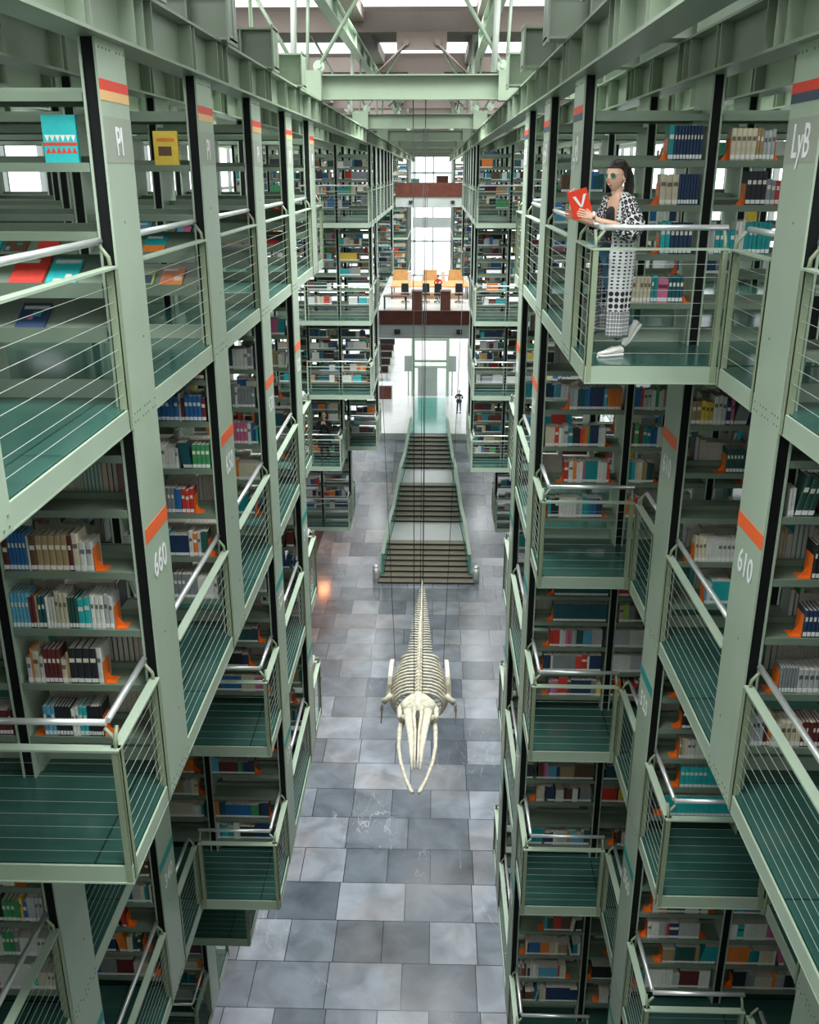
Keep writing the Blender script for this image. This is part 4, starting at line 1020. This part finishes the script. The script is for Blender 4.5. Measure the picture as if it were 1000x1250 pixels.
# spine
NV = 46
for i in range(NV):
    t = i/(NV-1); y = 20.45+(27.75-20.45)*t
    zc = -.05+.16*math.sin(math.pi*min(1, t*1.3))*(1-t)-.10*t
    r = .085*(1-t)**.7+.018; hsp = (.10+.28*math.sin(math.pi*min(1., .12+t*1.05)))*(1-.5*t) if t < .93 else .02
    tw = (.15 if t < .30 else .225*(1-((t-.30)/.70))**.9+.03)
    m = MB(); m.tube([wp(0, y-.06, zc), wp(0, y-.02, zc), wp(0, y+.05, zc)], [r*1.08, r*.85, r*1.08], 10)
    m.tube([wp(0, y, zc+r*.6), wp(0, y+.05, zc+r+hsp*.5), wp(0, y+.10, zc+r+hsp)], [.032*(1-t*.6), .02*(1-t*.5), .028*(1-t*.6)], 6)
    if t < .95:
        for sx in (-1, 1): m.tube([wp(sx*r*.6, y, zc+.02), wp(sx*(r+tw)*.6, y+.02, zc+.03), wp(sx*(r+tw), y+.05, zc-.0)], [.034*(1-t*.5), .018, .026*(1-t*.5)], 6)
    m.build('vertebra', 'bone', wh, WO)
for i in range(13):
    t = i/12; y = 20.6+1.95*t
    wmax = .40+.26*math.sin(math.pi*min(1, .15+t*.9)); drop = .45+.65*math.sin(math.pi*min(1, .25+t*.75))
    for sx in (-1, 1):
        m = MB(); pts, rs = [], []
        for q in range(9):
            a = q/8*math.pi*.86
            pts.append(wp(sx*(.10+wmax*math.sin(a)), y+.32*(q/8)**1.2, .05+.0-drop*(1-math.cos(a))*.55)); rs.append(.034-.012*abs(q/8-.4))
        m.tube(pts, rs, 8); m.build('rib', 'bone', wh, WO)
for sx in (-1, 1):
    fl = empty('flipper', wp(sx*.62, 21.3, -.1)); fl.parent = wh; fl.location = Vector(wp(sx*.62, 21.3, -.1))-Vector(WO)
    FO = wp(sx*.62, 21.3, -.1)
    m = MB()       # scapula: a flat fan standing beside the ribs
    out = [(20.95, -.28), (21.0, -.14), (21.02, .02), (21.12, .20), (21.4, .30), (21.75, .30), (22.05, .18), (21.7, .0), (21.3, -.18), (21.1, -.30)]
    n = len(out)
    vs = [wp(sx*(.66+.05*math.cos((yy-21.4)*2)-.12*zz), yy, zz) for yy, zz in out]+[wp(sx*(.76+.05*math.cos((yy-21.4)*2)-.12*zz), yy, zz) for yy, zz in out]
    m.faces(vs, [tuple(range(n)), tuple(reversed(range(n, 2*n)))]+[(i, i+n, (i+1) % n+n, (i+1) % n) for i in range(n)])
    m.build('scapula', 'bone', fl, FO)
    m = MB(); m.tube([wp(sx*.70, 21.02, -.26), wp(sx*.80, 20.95, -.36), wp(sx*.90, 20.95, -.44)], [.10, .07, .09], 10); m.build('humerus', 'bone', fl, FO)
    for o_ in (-.05, .06):
        m = MB(); m.tube([wp(sx*.91, 20.95+o_, -.46), wp(sx*.94, 21.05+o_*1.5, -.60), wp(sx*.95, 21.15+o_*2, -.74)], [.045, .032, .045], 8); m.build('forearm_bone', 'bone', fl, FO)
    for f_ in range(4):
        m = MB(); a = (f_-1.5)*.22; q0 = Vector(wp(sx*.95, 21.18+f_*.06-.08, -.78))
        for g in range(4):
            d_ = Vector((sx*.05, math.sin(a)*.6+.35, -.8)).normalized(); p1 = q0+d_*(.13-.02*g); m.tube([q0, (q0+p1)/2, p1], [.026, .018, .024], 6); q0 = p1+d_*.015
        m.build('finger_bone', 'bone', fl, FO)
for i, (a, b_) in enumerate(((wp(-.62, 21.6, .2), (-1.95, 29.6, Z(-1.17))), (wp(.62, 21.6, .2), (1.0, 29.6, Z(-1.17))), (wp(-.10, 20.2, .25), (-.42, 17.95, Z(-1.17))), (wp(.10, 20.2, .25), (-.20, 17.95, Z(-1.17))), (wp(-.03, 25.0, .2), (-.38, 29.65, Z(-1.17))), (wp(.03, 27.0, 0), (-.26, 29.65, Z(-1.17))))):
    m = MB(); m.tube([a, b_], .008, 5); o = m.build('suspension_cable', 'dark', None, a)
    tag(o, 'dark cable holding the whale skeleton, from its %s' % ('shoulder blade on the PI side', "shoulder blade on the reader's side", 'skull, PI side', "skull, reader's side", 'mid tail', 'tail end')[i], 'cable', 'cables holding the skeleton')

# ------------------------------------------------------------------ people
def skin_mesh(name, J, E, mt, parent, org=(0, 0, 0), sub=1, root=0):
    names = list(J); idx = {n: i for i, n in enumerate(names)}
    me = bpy.data.meshes.new(name); me.from_pydata([tuple(J[n][0]) for n in names], [(idx[a], idx[b_]) for a, b_ in E], []); me.materials.append(M[mt] if isinstance(mt, str) else mt)
    ob = bpy.data.objects.new(name, me); COL.objects.link(ob)
    sk = ob.modifiers.new('Skin', 'SKIN'); sk.use_smooth_shade = True; sk.branch_smoothing = .4
    pass
    layer = me.skin_vertices[0].data if me.skin_vertices else None
    for i, n in enumerate(names):
        r = J[n][1]; r = r if isinstance(r, tuple) else (r, r)
        layer[i].radius = r; layer[i].use_root = (i == root)
    ss = ob.modifiers.new('Sub', 'SUBSURF'); ss.levels = sub; ss.render_levels = sub
    bpy.context.view_layer.update()
    dgx = bpy.context.evaluated_depsgraph_get(); me2 = bpy.data.meshes.new_from_object(ob.evaluated_get(dgx))
    ob.modifiers.clear(); ob.data = me2; bpy.data.meshes.remove(me)
    for p in me2.polygons: p.use_smooth = True
    ob.parent = parent; return ob
def ensure_skin(): pass
def head_mesh(c, sc=1., fem=True):
    m = MB(); c = Vector(c)
    def fn(p):
        x, y, z = p
        tap = 1.0 if z > -.1 else 1-.42*min(1, (-z-.1)/.9)**1.3
        fx = -x
        nose = .26*math.exp(-((y/.16)**2))*math.exp(-(((z+.12)/.20)**2)) if fx > 0 else 0
        nose2 = .12*math.exp(-((y/.12)**2))*math.exp(-(((z-.08)/.25)**2)) if fx > 0 else 0
        lips = .07*math.exp(-((y/.32)**2))*math.exp(-(((z+.47)/.09)**2)) if fx > 0 else 0
        chin = .10*math.exp(-((y/.35)**2))*math.exp(-(((z+.85)/.2)**2)) if fx > 0 else 0
        sock = -.07*math.exp(-(((abs(y)-.38)/.18)**2))*math.exp(-(((z-.12)/.12)**2)) if fx > 0 else 0
        cheek = .05*math.exp(-(((abs(y)-.5)/.25)**2))*math.exp(-(((z+.2)/.2)**2)) if fx > 0 else 0
        k = 1+nose+nose2+lips+chin+sock+cheek
        return Vector((x*k*(1-.06*(z < 0)), y*tap*(1+cheek), z))
    m.sphere(c, (.093*sc, .077*sc, .118*sc), 40, 32, 0, None, fn)
    for sy in (-1, 1): m.sphere(c+Vector((.012, sy*.077, -.008))*sc, (.018*sc, .010*sc, .032*sc), 10, 8)
    return m

# the reader on the balcony
WB = Vector((1.55, 8.52, Z(1.556)))
wo = empty('person', WB, 'woman in long patterned white robe and sunglasses reading a red book on the balcony', 'person', rz=R(20))
J = {'pel': ((0.0, 0, .95), (.10, .13)), 'sp': ((.015, 0, 1.08), (.08, .10)), 'ch': ((.01, 0, 1.24), (.085, .115)), 'nb': ((.005, 0, 1.375), (.05, .055)), 'nk': ((-.015, 0, 1.43), (.040, .040)), 'hd': ((-.03, 0, 1.50), (.045, .045))}
E = [('pel', 'sp'), ('sp', 'ch'), ('ch', 'nb'), ('nb', 'nk'), ('nk', 'hd')]
for sd, sy in (('L', -1), ('R', 1)):
    J['sh'+sd] = ((.01, sy*.155, 1.335), .045); J['el'+sd] = ((.05 if sd == 'L' else .0, sy*.225, 1.09), .036)
    wr = Vector((-.295, sy*.15-.03, 1.175) if sd == 'L' else (-.31, .09, 1.165)); J['wr'+sd] = (wr, (.022, .026))
    pm = wr+Vector((-.065, -.0 if sd == 'L' else -.02, .028)); J['pm'+sd] = (pm, (.016, .032))
    E += [('ch', 'sh'+sd), ('sh'+sd, 'el'+sd), ('el'+sd, 'wr'+sd), ('wr'+sd, 'pm'+sd)]
    for f_ in range(4):
        L_ = [.042, .048, .045, .036][f_]; a0 = pm+Vector((-.032, sy*-.010, -.020+f_*.018+.006))
        a1 = a0+Vector((-L_, 0, .012)); a2 = a1+Vector((-L_*.5, -sy*.022, .004))
        for q, p_ in enumerate((a0, a1, a2)): J['f%s%d%d' % (sd, f_, q)] = (p_, .0085-.001*q)
        E += [('pm'+sd, 'f%s%d0' % (sd, f_)), ('f%s%d0' % (sd, f_), 'f%s%d1' % (sd, f_)), ('f%s%d1' % (sd, f_), 'f%s%d2' % (sd, f_))]
    t0 = wr+Vector((-.028, -sy*.012, .034)); t1 = t0+Vector((-.030, -sy*.012, .030)); t2 = t1+Vector((-.026, -sy*.004, .022))
    for q, p_ in enumerate((t0, t1, t2)): J['t%s%d' % (sd, q)] = (p_, .0105-.001*q)
    E += [('wr'+sd, 't%s0' % sd), ('t%s0' % sd, 't%s1' % sd), ('t%s1' % sd, 't%s2' % sd)]
skin_mesh('body', J, E, 'skin', wo, sub=2)
WH = []
WH.append(head_mesh((-.035, 0, 1.535)).build('head', 'skin', wo))
# hair: swept back cap and pony tail
m = MB()
def hairfn(p):
    x, y, z = p
    if x < -.1 and z < .50: f = max(0, (-x-.1))*1.0; return Vector((x+f*1.15, y*.96, z*.9))
    return Vector((x, y, z*(1.0 if z > -.5 else .75)))
m.sphere((-.026, 0, 1.553), (.103, .090, .112), 32, 24, 0, None, hairfn)
m.sphere((.0, 0, 1.60), (.085, .082, .075), 24, 14); m.sphere((.075, 0, 1.585), (.035, .035, .03), 14, 10)
pts = [(.075, 0, 1.585), (.115, -.005, 1.575), (.140, -.008, 1.52), (.145, -.01, 1.44), (.135, -.012, 1.35), (.12, -.015, 1.26), (.11, -.018, 1.19)]
m.tube(pts, [.022, .034, .042, .044, .038, .026, .006], 14)
for q in range(9):
    a = q*.7; m.tube([(p[0]+.022*math.cos(a)*(1-i*.06), p[1]+.030*math.sin(a), p[2]-.004*i) for i, p in enumerate(pts[1:])], [.012, .014, .014, .012, .008, .002], 6)
WH.append(m.build('hair', 'hair', wo))
m = MB()        # sunglasses
for sy in (-1, 1):
    c_ = Vector((-.128, sy*.032, 1.548)); n = 18
    rim = [c_+Vector((.012*abs(math.cos(2*math.pi*a/n))*(1 if math.cos(2*math.pi*a/n)*sy > 0 else 0), .024*math.cos(2*math.pi*a/n), .022*math.sin(2*math.pi*a/n))) for a in range(n)]
    m.quad(rim, 0); m.tube(rim+[rim[0]], .0022, 6, 1)
    m.tube([c_+Vector((.012, sy*.024, .006)), (-.03, sy*.082, 1.552), (.0, sy*.083, 1.545)], .0018, 5, 1)
m.tube([(-.130, -.010, 1.553), (-.133, 0, 1.556), (-.130, .010, 1.553)], .0018, 5, 1)
WH.append(m.build('sunglasses', ['lens', 'gold'], wo))
m = MB()
for zz, r_ in ((.006, .004), (-.006, .0045)): m.tube([(-.116, -.026, 1.484+.008), (-.1265, -.010, 1.480+zz), (-.1265, .010, 1.480+zz), (-.116, .026, 1.484+.008)], [.002, r_, r_, .002], 8)
m.tube([(-.1185, -.022, 1.487), (-.1275, 0, 1.480), (-.1185, .022, 1.487)], .005, 6, 1); WH.append(m.build('mouth', ['lips', 'white'], wo))
m = MB(); m.sphere((-.02, -.082, 1.495), .006, 8, 6); WH.append(m.build('earring', 'white', wo))
TR = Matrix.Translation((-.012, 0, 1.428)) @ Matrix.Rotation(R(24), 4, 'Z') @ Matrix.Rotation(R(-4), 4, 'Y') @ Matrix.Translation((.01, 0, -1.45))
for o_ in WH: o_.data.transform(TR)
# jeans
J = {'pel': ((0, 0, .96), (.105, .135)), 'hL': ((0.0, -.085, .87), .082), 'hR': ((.0, .085, .87), .082), 'kL': ((.02, -.085, .48), .055), 'kR': ((.06, .085, .49), .055), 'aL': ((.045, -.085, .13), .042), 'aR': ((.27, .07, .245), .042)}
skin_mesh('jeans', J, [('pel', 'hL'), ('pel', 'hR'), ('hL', 'kL'), ('hR', 'kR'), ('kL', 'aL'), ('kR', 'aR')], 'jeans', wo)
J = {'pel': ((0, 0, .96), (.108, .137)), 'sp': ((.012, 0, 1.08), (.09, .11)), 'ch': ((.0, 0, 1.22), (.096, .122)), 'up': ((0, 0, 1.285), (.07, .10))}
skin_mesh('tank_top', J, [('pel', 'sp'), ('sp', 'ch'), ('ch', 'up')], 'dark', wo)
# shoes
def shoe(m, heel, pitch, sy):
    rot = Matrix.Rotation(pitch, 3, 'Y')
    secs = [(.055, .030, .0, .075), (.03, .036, 0, .095), (-.02, .036, 0, .085), (-.07, .040, 0, .065), (-.13, .043, 0, .05), (-.17, .036, 0, .040), (-.19, .015, 0, .028)]
    for z0, z1, mi, gr in ((0., .022, 1, 1.06), (.022, None, 0, 1.)):
        vs = []; n = 12
        for (x, w, _, hh) in secs:
            top = z1 if z1 is not None else hh
            for a in range(n):
                an = 2*math.pi*a/n; yy = w*gr*math.cos(an); zz = (math.sin(an)*.5+.5)
                zz = z0+(top-z0)*(zz if z1 is None else (1 if math.sin(an) > 0 else 0))
                vs.append(Vector(heel)+rot @ Vector((x, yy, zz)))
        fs = [(i*n+a, i*n+(a+1) % n, (i+1)*n+(a+1) % n, (i+1)*n+a) for i in range(len(secs)-1) for a in range(n)]+[tuple(range(n)), tuple(reversed(range((len(secs)-1)*n, len(secs)*n)))]
        m.faces(vs, fs, mi, None, True)
for sy, heel, pt in ((-1, (.05, -.085, 0.0), 0.), (1, (.33, .06, .20), R(-52))):
    m = MB(); shoe(m, heel, pt, sy)
    for q in range(4):
        rot = Matrix.Rotation(pt, 3, 'Y'); m.tube([Vector(heel)+rot @ Vector((-.045-.02*q, -.02, .082-.008*q)), Vector(heel)+rot @ Vector((-.045-.02*q, .02, .082-.008*q))], .004, 5, 1)
    m.build('shoe', ['canvas', 'white'], wo)
# robe: open-fronted, patterned through its own uv map
def robe_mat():
    mt_ = bpy.data.materials.new('robe_print'); mt_.use_nodes = True; nt = mt_.node_tree; b = nt.nodes['Principled BSDF']; L = nt.links.new
    b.inputs['Roughness'].default_value = .85
    uv = nt.nodes.new('ShaderNodeUVMap'); sp = nt.nodes.new('ShaderNodeSeparateXYZ'); L(uv.outputs[0], sp.inputs[0])
    def mth(op, a, b_=None, c_=None):
        n = nt.nodes.new('ShaderNodeMath'); n.operation = op
        for i, v in enumerate((a, b_, c_)):
            if v is None: continue
            if isinstance(v, (int, float)): n.inputs[i].default_value = v
            else: L(v, n.inputs[i])
        return n.outputs[0]
    u, v = sp.outputs[0], sp.outputs[1]
    def dots(fu, fv, r):
        a = mth('SUBTRACT', mth('FRACT', mth('MULTIPLY', u, fu)), .5); c_ = mth('SUBTRACT', mth('FRACT', mth('MULTIPLY', v, fv)), .5)
        d = mth('SQRT', mth('ADD', mth('MULTIPLY', a, a), mth('MULTIPLY', c_, c_)))
        return mth('LESS_THAN', d, r)
    small = mth('MULTIPLY', dots(18, 34, .26), mth('GREATER_THAN', v, .58))
    mid = mth('MULTIPLY', dots(18, 19, .40), mth('MULTIPLY', mth('LESS_THAN', v, .58), mth('GREATER_THAN', v, .40)))
    low1 = mth('MULTIPLY', mth('SUBTRACT', dots(34, 30, .42), dots(34, 30, .16)), mth('LESS_THAN', v, .40))
    slv = mth('MULTIPLY', mth('SUBTRACT', dots(24, 26, .44), dots(24, 26, .15)), mth('GREATER_THAN', v, 1.5))
    tot = mth('MINIMUM', mth('ADD', mth('ADD', small, mid), mth('ADD', low1, slv)), 1.)
    mx = nt.nodes.new('ShaderNodeMix'); mx.data_type = 'RGBA'; mx.inputs['A'].default_value = (.72, .74, .72, 1); mx.inputs['B'].default_value = (.03, .015, .025, 1)
    L(tot, mx.inputs['Factor']); L(mx.outputs['Result'], b.inputs['Base Color']); return mt_
M['robe'] = robe_mat()
def grid_mesh(name, rows, uvs, mt, parent, thick=.003):
    nr, nc = len(rows), len(rows[0]); vs = [tuple(p) for r_ in rows for p in r_]
    fs = [(i*nc+j, i*nc+j+1, (i+1)*nc+j+1, (i+1)*nc+j) for i in range(nr-1) for j in range(nc-1)]
    me = bpy.data.meshes.new(name); me.from_pydata(vs, [], fs); me.materials.append(M[mt]); uvl = me.uv_layers.new(name='UVMap')
    fl = [uv for r_ in uvs for uv in r_]
    for lp in me.loops: uvl.data[lp.index].uv = fl[lp.vertex_index]
    for p in me.polygons: p.use_smooth = True
    ob = bpy.data.objects.new(name, me); COL.objects.link(ob); ob.parent = parent
    s_ = ob.modifiers.new('Solid', 'SOLIDIFY'); s_.thickness = thick; s_.offset = 0; return ob
rows, uvs = [], []
prof = [(1.385, .055, .085, .95), (1.355, .09, .155, .90), (1.28, .112, .168, .85), (1.15, .118, .160, .75), (1.02, .130, .165, .62), (.88, .150, .185, .52), (.65, .148, .17, .62), (.42, .140, .165, .60), (.17, .138, .165, .60)]
for i in range(len(prof)-1):
    for t in (0, .25, .5, .75) if i < len(prof)-2 else (0, .2, .4, .6, .8, 1.):
        z, rx, ry, op = [a*(1-t)+b_*t for a, b_ in zip(prof[i], prof[i+1])]
        r_, u_ = [], []
        for q in range(49):
            an = op+(2*math.pi-2*op)*q/48        # 0 = forward (-x)
            fold = 1+(.05*math.sin(an*9+z*2)*(1 if z < 1.0 else .3)*(1.2-z if z < 1.2 else 0))
            back = .015 if z < 1.0 else 0
            r_.append((-rx*math.cos(an)*fold+.015+back, -ry*math.sin(an)*fold, z)); u_.append((an*.17, z))
        rows.append(r_); uvs.append(u_)
grid_mesh('robe', rows, uvs, 'robe', wo)
for sy, eb in ((-1, Vector((.05, -.225, 1.09))), (1, Vector((.0, .225, 1.09)))):
    sh = Vector((.012, sy*.125, 1.345)); wr = Vector((-.12, sy*.195, 1.115)) if sy < 0 else Vector((-.12, .165, 1.12))
    path = [sh, sh.lerp(eb, .4), eb+Vector((.0, 0, .05)), eb+Vector((-.04, 0, -.015)), wr]; rad = [.062, .072, .085, .088, .058]
    rows, uvs = [], []
    for i in range(len(path)*4-3):
        k_ = i//4; t = (i % 4)/4; p = path[k_].lerp(path[min(k_+1, 4)], t); rr = rad[k_]*(1-t)+rad[min(k_+1, 4)]*t
        d = (path[min(k_+1, 4)]-path[max(0, k_-(0 if t else 1))]); d = d.normalized() if d.length > 1e-5 else Vector((0, 0, -1)); u0 = d.cross(Vector((0, 1, 0))).normalized(); w0 = d.cross(u0)
        rows.append([p+(u0*math.cos(2*math.pi*q/20)+w0*math.sin(2*math.pi*q/20))*rr*(1+.05*math.sin(q*2.2+i)) for q in range(21)]); uvs.append([(q/20*.5, 1.6+i*.02) for q in range(21)])
    grid_mesh('sleeve', rows, uvs, 'robe', wo)
# the red book in her hands
bk = empty('open_book', WB, 'open red book with a white V on its cover, held by the woman', 'book', rz=R(20))
rotb = Matrix.Rotation(R(-20), 3, 'Y'); bc = Vector((-.46, -.03, 1.275))
def bp_(u, w, v): return bc+rotb @ Vector((u, w, v))
def slab(m, dirv, w, hgt, off, t, mi, u0=0.):
    dv = Vector(dirv).normalized(); nv = Vector((dv.y, -dv.x, 0))
    vs = []
    for tt in (off, off+t):
        for (a, z) in ((u0, -hgt/2), (w, -hgt/2), (w, hgt/2), (u0, hgt/2)): q = dv*a+nv*tt; vs.append(bc+rotb @ Vector((q.x, q.y, z)))
    m.faces(vs, [(0,3,2,1), (4,5,6,7), (0,1,5,4), (1,2,6,5), (2,3,7,6), (3,0,4,7)], mi)
dA, dB = (.80, -.60, 0), (.75, .66, 0)
m = MB(); slab(m, dA, .165, .235, 0, .003, 0); slab(m, dB, .165, .235, -.003, .003, 0); m.build('cover', 'redcover', bk)
m = MB(); slab(m, dA, .158, .225, -.014, .013, 0, .006); slab(m, dB, .158, .225, .001, .013, 0, .006); m.build('pages', 'paper', bk)
m = MB(); dv = Vector(dA).normalized(); nv = Vector((dv.y, -dv.x, 0))
def cv(a, z, o_=.0045): q = dv*a+nv*o_; return bc+rotb @ Vector((q.x, q.y, z))
for (a0, a1, a2, a3) in ((.035, .060, .095, .080), (.150, .125, .080, .095)):
    m.faces([cv(a0, .070), cv(a1, .070), cv(a2, -.03), cv(a3, -.03), cv(a0, .070, .003), cv(a1, .070, .003), cv(a2, -.03, .003), cv(a3, -.03, .003)], [(0,1,2,3), (7,6,5,4), (0,4,5,1), (1,5,6,2), (2,6,7,3), (3,7,4,0)])
m.build('cover_letter', 'white', bk)

# man in a dark coat on the far balcony
def man(root, coat, trousers, pose, sc=1., scarf=None, coatlen=.62, hair='hair'):
    # faces -Y
    def P(x, y, z): return Vector((x, y, z))*sc
    J = {'pel': (P(0, 0, .95), (.12*sc, .15*sc)), 'hL': (P(-.10, 0, .86), .09*sc), 'hR': (P(.10, 0, .86), .09*sc), 'kL': (P(-.11, -.02, .5), .062*sc), 'kR': (P(.11, -.02, .5), .062*sc), 'aL': (P(-.11, 0, .10), .048*sc), 'aR': (P(.13, 0, .10), .048*sc)}
    skin_mesh('trousers', J, [('pel', 'hL'), ('pel', 'hR'), ('hL', 'kL'), ('hR', 'kR'), ('kL', 'aL'), ('kR', 'aR')], trousers, root)
    el, wr = pose
    J = {'lo': (P(0, 0, coatlen+.2), (.15*sc, .20*sc)), 'pel': (P(0, 0, 1.0), (.14*sc, .19*sc)), 'ch': (P(0, 0, 1.3), (.13*sc, .19*sc)), 'nb': (P(0, 0, 1.46), (.07*sc, .08*sc))}
    E = [('lo', 'pel'), ('pel', 'ch'), ('ch', 'nb')]
    for sx, n in ((-1, 'L'), (1, 'R')):
        J['s'+n] = (P(sx*.20, 0, 1.40), .065*sc); J['e'+n] = (P(sx*el[0], el[1], el[2]), .058*sc); J['w'+n] = (P(sx*wr[0], wr[1], wr[2]), .042*sc)
        E += [('ch', 's'+n), ('s'+n, 'e'+n), ('e'+n, 'w'+n)]
    skin_mesh('coat', J, E, coat, root)
    m = MB(); n = 20; secs = [(1.05, .19, .15), (.85, .22, .17), (coatlen, .26, .19)]
    vs = [P(w*math.cos(2*math.pi*a/n), d*math.sin(2*math.pi*a/n), z) for z, w, d in secs for a in range(n)]
    m.faces(vs, [(i*n+a, i*n+(a+1) % n, (i+1)*n+(a+1) % n, (i+1)*n+a) for i in range(2) for a in range(n)]+[tuple(range(n)), tuple(range(2*n, 3*n))], 0, None, True)
    m.build('coat_skirt', coat, root)
    J = {'n0': (P(0, 0, 1.44), .055*sc), 'n1': (P(0, -.01, 1.56), .055*sc)}
    skin_mesh('neck', J, [('n0', 'n1')], 'skin', root)
    hm = head_mesh((0, 0, 0), sc); rz = Matrix.Rotation(R(90), 3, 'Z')
    hm.v = [tuple(rz @ Vector(v)+P(0, -.01, 1.64)) for v in hm.v]; hm.build('head', 'skin', root)
    m = MB(); m.sphere(P(0, .015, 1.675), (.088*sc, .10*sc, .088*sc), 20, 12, 0, None, lambda p: Vector((p.x, p.y if p.y > -.3 or p.z > .35 else p.y*.3, p.z if p.z > -.4 else p.z*.6))); m.build('hair', hair, root)
    for sx in (-1, 1):
        w0 = P(sx*wr[0], wr[1], wr[2]); tgt = P(sx*.03, wr[1]-.03, wr[2]+.10) if wr[2] > 1.2 else w0+P(0, -.03, -.10)
        d = (tgt-w0); pm = w0+d*.5; J = {'w': (w0, .026*sc), 'p': (pm, (.018*sc, .034*sc))}; E = [('w', 'p')]
        dn = d.normalized(); sd = dn.cross(Vector((0, 1, 0))).normalized()
        for f_ in range(4):
            a0 = pm+dn*.04*sc+sd*(f_-1.5)*.019*sc; a1 = a0+dn*.035*sc; a2 = a1+dn*.02*sc+Vector((0, .012*sc, 0))
            for q, p_ in enumerate((a0, a1, a2)): J['f%d%d' % (f_, q)] = (p_, .009*sc)
            E += [('p', 'f%d0' % f_), ('f%d0' % f_, 'f%d1' % f_), ('f%d1' % f_, 'f%d2' % f_)]
        t0 = pm+sd*.035*sc*sx; t1 = t0+dn*.03*sc+sd*.02*sc*sx; J['t0'] = (t0, .011*sc); J['t1'] = (t1, .009*sc); E += [('p', 't0'), ('t0', 't1')]
        skin_mesh('hand', J, E, 'skin', root)
    for sx in (-1, 1):
        m = MB(); m.sphere(P(sx*.12, -.06, .045), (.05*sc, .14*sc, .045*sc), 14, 8); m.box(sx*.12*sc-.045*sc, sx*.12*sc+.045*sc, -.19*sc, .07*sc, 0, .02*sc); m.build('shoe', 'dark', root)
p1 = empty('person', (-3.88, 32.2, Z(9.71)), 'person in long black coat and glasses, hands at chin, on a far balcony', 'person')
man(p1, 'dark', 'dark', ((.27, -.10, 1.12), (.07, -.24, 1.36)), 1.0, coatlen=.50)
m = MB()
for sx in (-1, 1): m.tube([(sx*.035+.024*math.cos(a*.628), -.118, 1.655+.02*math.sin(a*.628)) for a in range(11)], .0035, 5)
m.tube([(-.012, -.12, 1.657), (.012, -.12, 1.657)], .003, 5); m.build('glasses', 'dark', p1)
p2 = empty('person', (1.78, 66.8, ZP), 'small standing person in navy clothes on the pale floor beside the teal walkway', 'person', rz=R(-15))
man(p2, 'navy', 'navy', ((.30, -.02, 1.14), (.10, -.20, 1.22)), .95, coatlen=.84)
p3_ = empty('person', (.15, 57.0, zb), 'seated person in a red top at the long table on the lower bridge', 'person', rz=R(180))
man(p3_, 'redcover', 'dark', ((.28, -.06, 1.12), (.18, -.25, 1.05)), .8, coatlen=.84)

# ------------------------------------------------------------------ light
w = bpy.data.worlds.new('World'); SC.world = w; w.use_nodes = True; nt = w.node_tree; bg = nt.nodes['Background']
bg.inputs[0].default_value = (.93, .98, 1., 1); bg.inputs[1].default_value = WORLD
for yb, ctf in zip(YB[:8], (.7, 1.4, 3.2, .8, .6, 1.4, 1.3, 1.1)):
    for (x0, x1) in ((-5.9, -2.5), (-1.8, .9), (1.6, 5.0)):
        l = bpy.data.lights.new('skylight_light', 'AREA'); l.shape = 'RECTANGLE'; l.size = x1-x0; l.size_y = 2.6 if yb < 30 else 4.0; ctr = abs((x0+x1)/2+.45) < .5; l.energy = SKYL*(x1-x0)*4*(ctf if ctr else 1); l.color = (.95, .99, 1)
        lo = bpy.data.objects.new('skylight_light', l); COL.objects.link(lo); lo.location = ((x0+x1)/2, yb-2.6, Z(-4.4)); lo.visible_camera = True
        l.spread = R(100 if ctr else 150)
SC.view_settings.view_transform = 'Standard'; SC.view_settings.look = 'None'; SC.view_settings.gamma = 1; SC.view_settings.exposure = EXPO
SC.view_settings.use_curve_mapping = False
